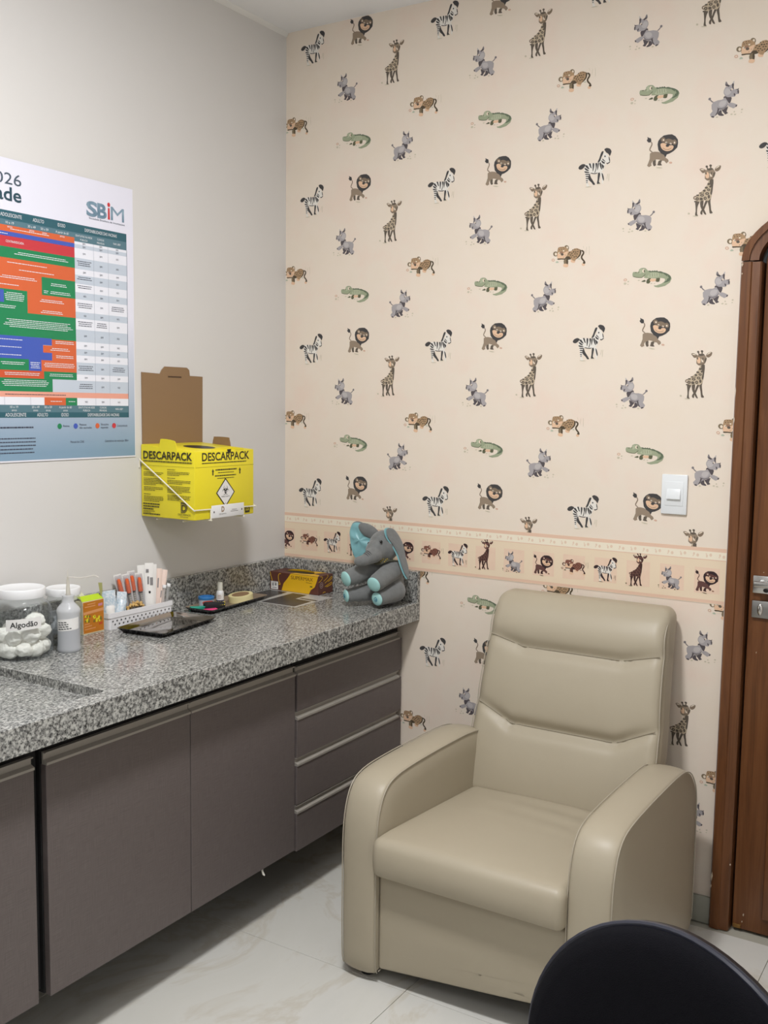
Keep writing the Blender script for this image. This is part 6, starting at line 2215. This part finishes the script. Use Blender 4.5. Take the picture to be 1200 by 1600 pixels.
# near ear: seen from outside, almost edge on
ear('ear', [(0.026, 0.246), (0.044, 0.250), (0.062, 0.232), (0.078, 0.200), (0.087, 0.160), (0.097, 0.120), (0.098, 0.094), (0.089, 0.100), (0.076, 0.130), (0.064, 0.166), (0.048, 0.196), (0.030, 0.222)],
    lambda a, h: 0.070 - 0.9 * (a - (0.026 + (0.25 - h) * 0.46)), (-EA * 0.80 - ED * 0.25 + Z * -0.25).normalized(), 0.008, 1.03)
for a, h, d in ((0.0120, 0.207, 0.0815),):
    eye = MB().ell(E_(a, h, d), (0.0052, 0.0052, 0.0052), nu=14, nv=10).build('eye', mat('black_bead_eye', (16, 16, 18), 0.08), el, sharp=180)
MB().ell(E_(-0.027, 0.203, 0.022), (0.005, 0.005, 0.005), nu=12, nv=8).build('eye', mat('black_bead_eye'), el, sharp=180)
b = MB()
for k in range(3):                            # wrinkles over the root of the trunk
    cc, rr_ = tr[1][0].lerp(tr[2][0], 0.05 + 0.32 * k), (0.0222 - 0.0012 * k) * ES
    ax = (tr[2][0] - tr[1][0]).normalized()
    n1 = (Z - ax * ax.dot(Z)).normalized()
    n2 = ax.cross(n1)
    if n2.dot(ED) < 0:
        n2 = -n2
    b.tube([cc + (n1 * math.cos(g) + n2 * math.sin(g)) * rr_ for g in (-0.5, -0.2, 0.1, 0.4, 0.7, 1.0)], [0.0004, 0.0010, 0.0012, 0.0012, 0.0010, 0.0004], seg=6)
b.build('trunk_stitches', mat('dark_grey_thread', (66, 68, 70), 0.8), el)
# ribbon collar and spotted kerchief
b = MB()
pts = []
for k in range(24):
    a = 2 * PI * k / 24
    pts.append(E_(0.026 + 0.0455 * math.cos(a), 0.150 - 0.004 * math.cos(a), 0.014 + 0.043 * math.sin(a)))
b.tube(pts, 0.0035, seg=8, closed=True)
b.build('collar_ribbon', mat('olive_ribbon', (70, 72, 60), 0.6), el)
b = MB()
ker = cat_closed([(-0.016, 0.152), (0.004, 0.158), (0.030, 0.156), (0.040, 0.149), (0.022, 0.140), (0.000, 0.133), (-0.012, 0.140)], 3)
vs = [E_(a, h, 0.068 - 6 * (a - 0.012) ** 2 + 0.25 * (0.15 - h)) for a, h in ker]
vs2 = [v - ED * 0.003 for v in vs]
n = len(vs)
b.add(vs + vs2, [tuple(range(n)), tuple(range(2 * n - 1, n - 1, -1))] + [(k, (k + 1) % n, n + (k + 1) % n, n + k) for k in range(n)])
kk = b.build('kerchief', mat('dark_olive_cloth', (66, 64, 44), 0.7), el, sharp=50)
b = MB()
for k in range(11):
    a, h = -0.010 + 0.0042 * k, 0.149 + 0.005 * math.sin(k * 2.1)
    b.ell(E_(a, h, 0.0695 - 6 * (a - 0.012) ** 2 + 0.25 * (0.15 - h)), (0.0017, 0.0017, 0.0017), nu=8, nv=6)
b.build('yellow_dots', mat('mustard_dots', (204, 176, 60), 0.6), kk)
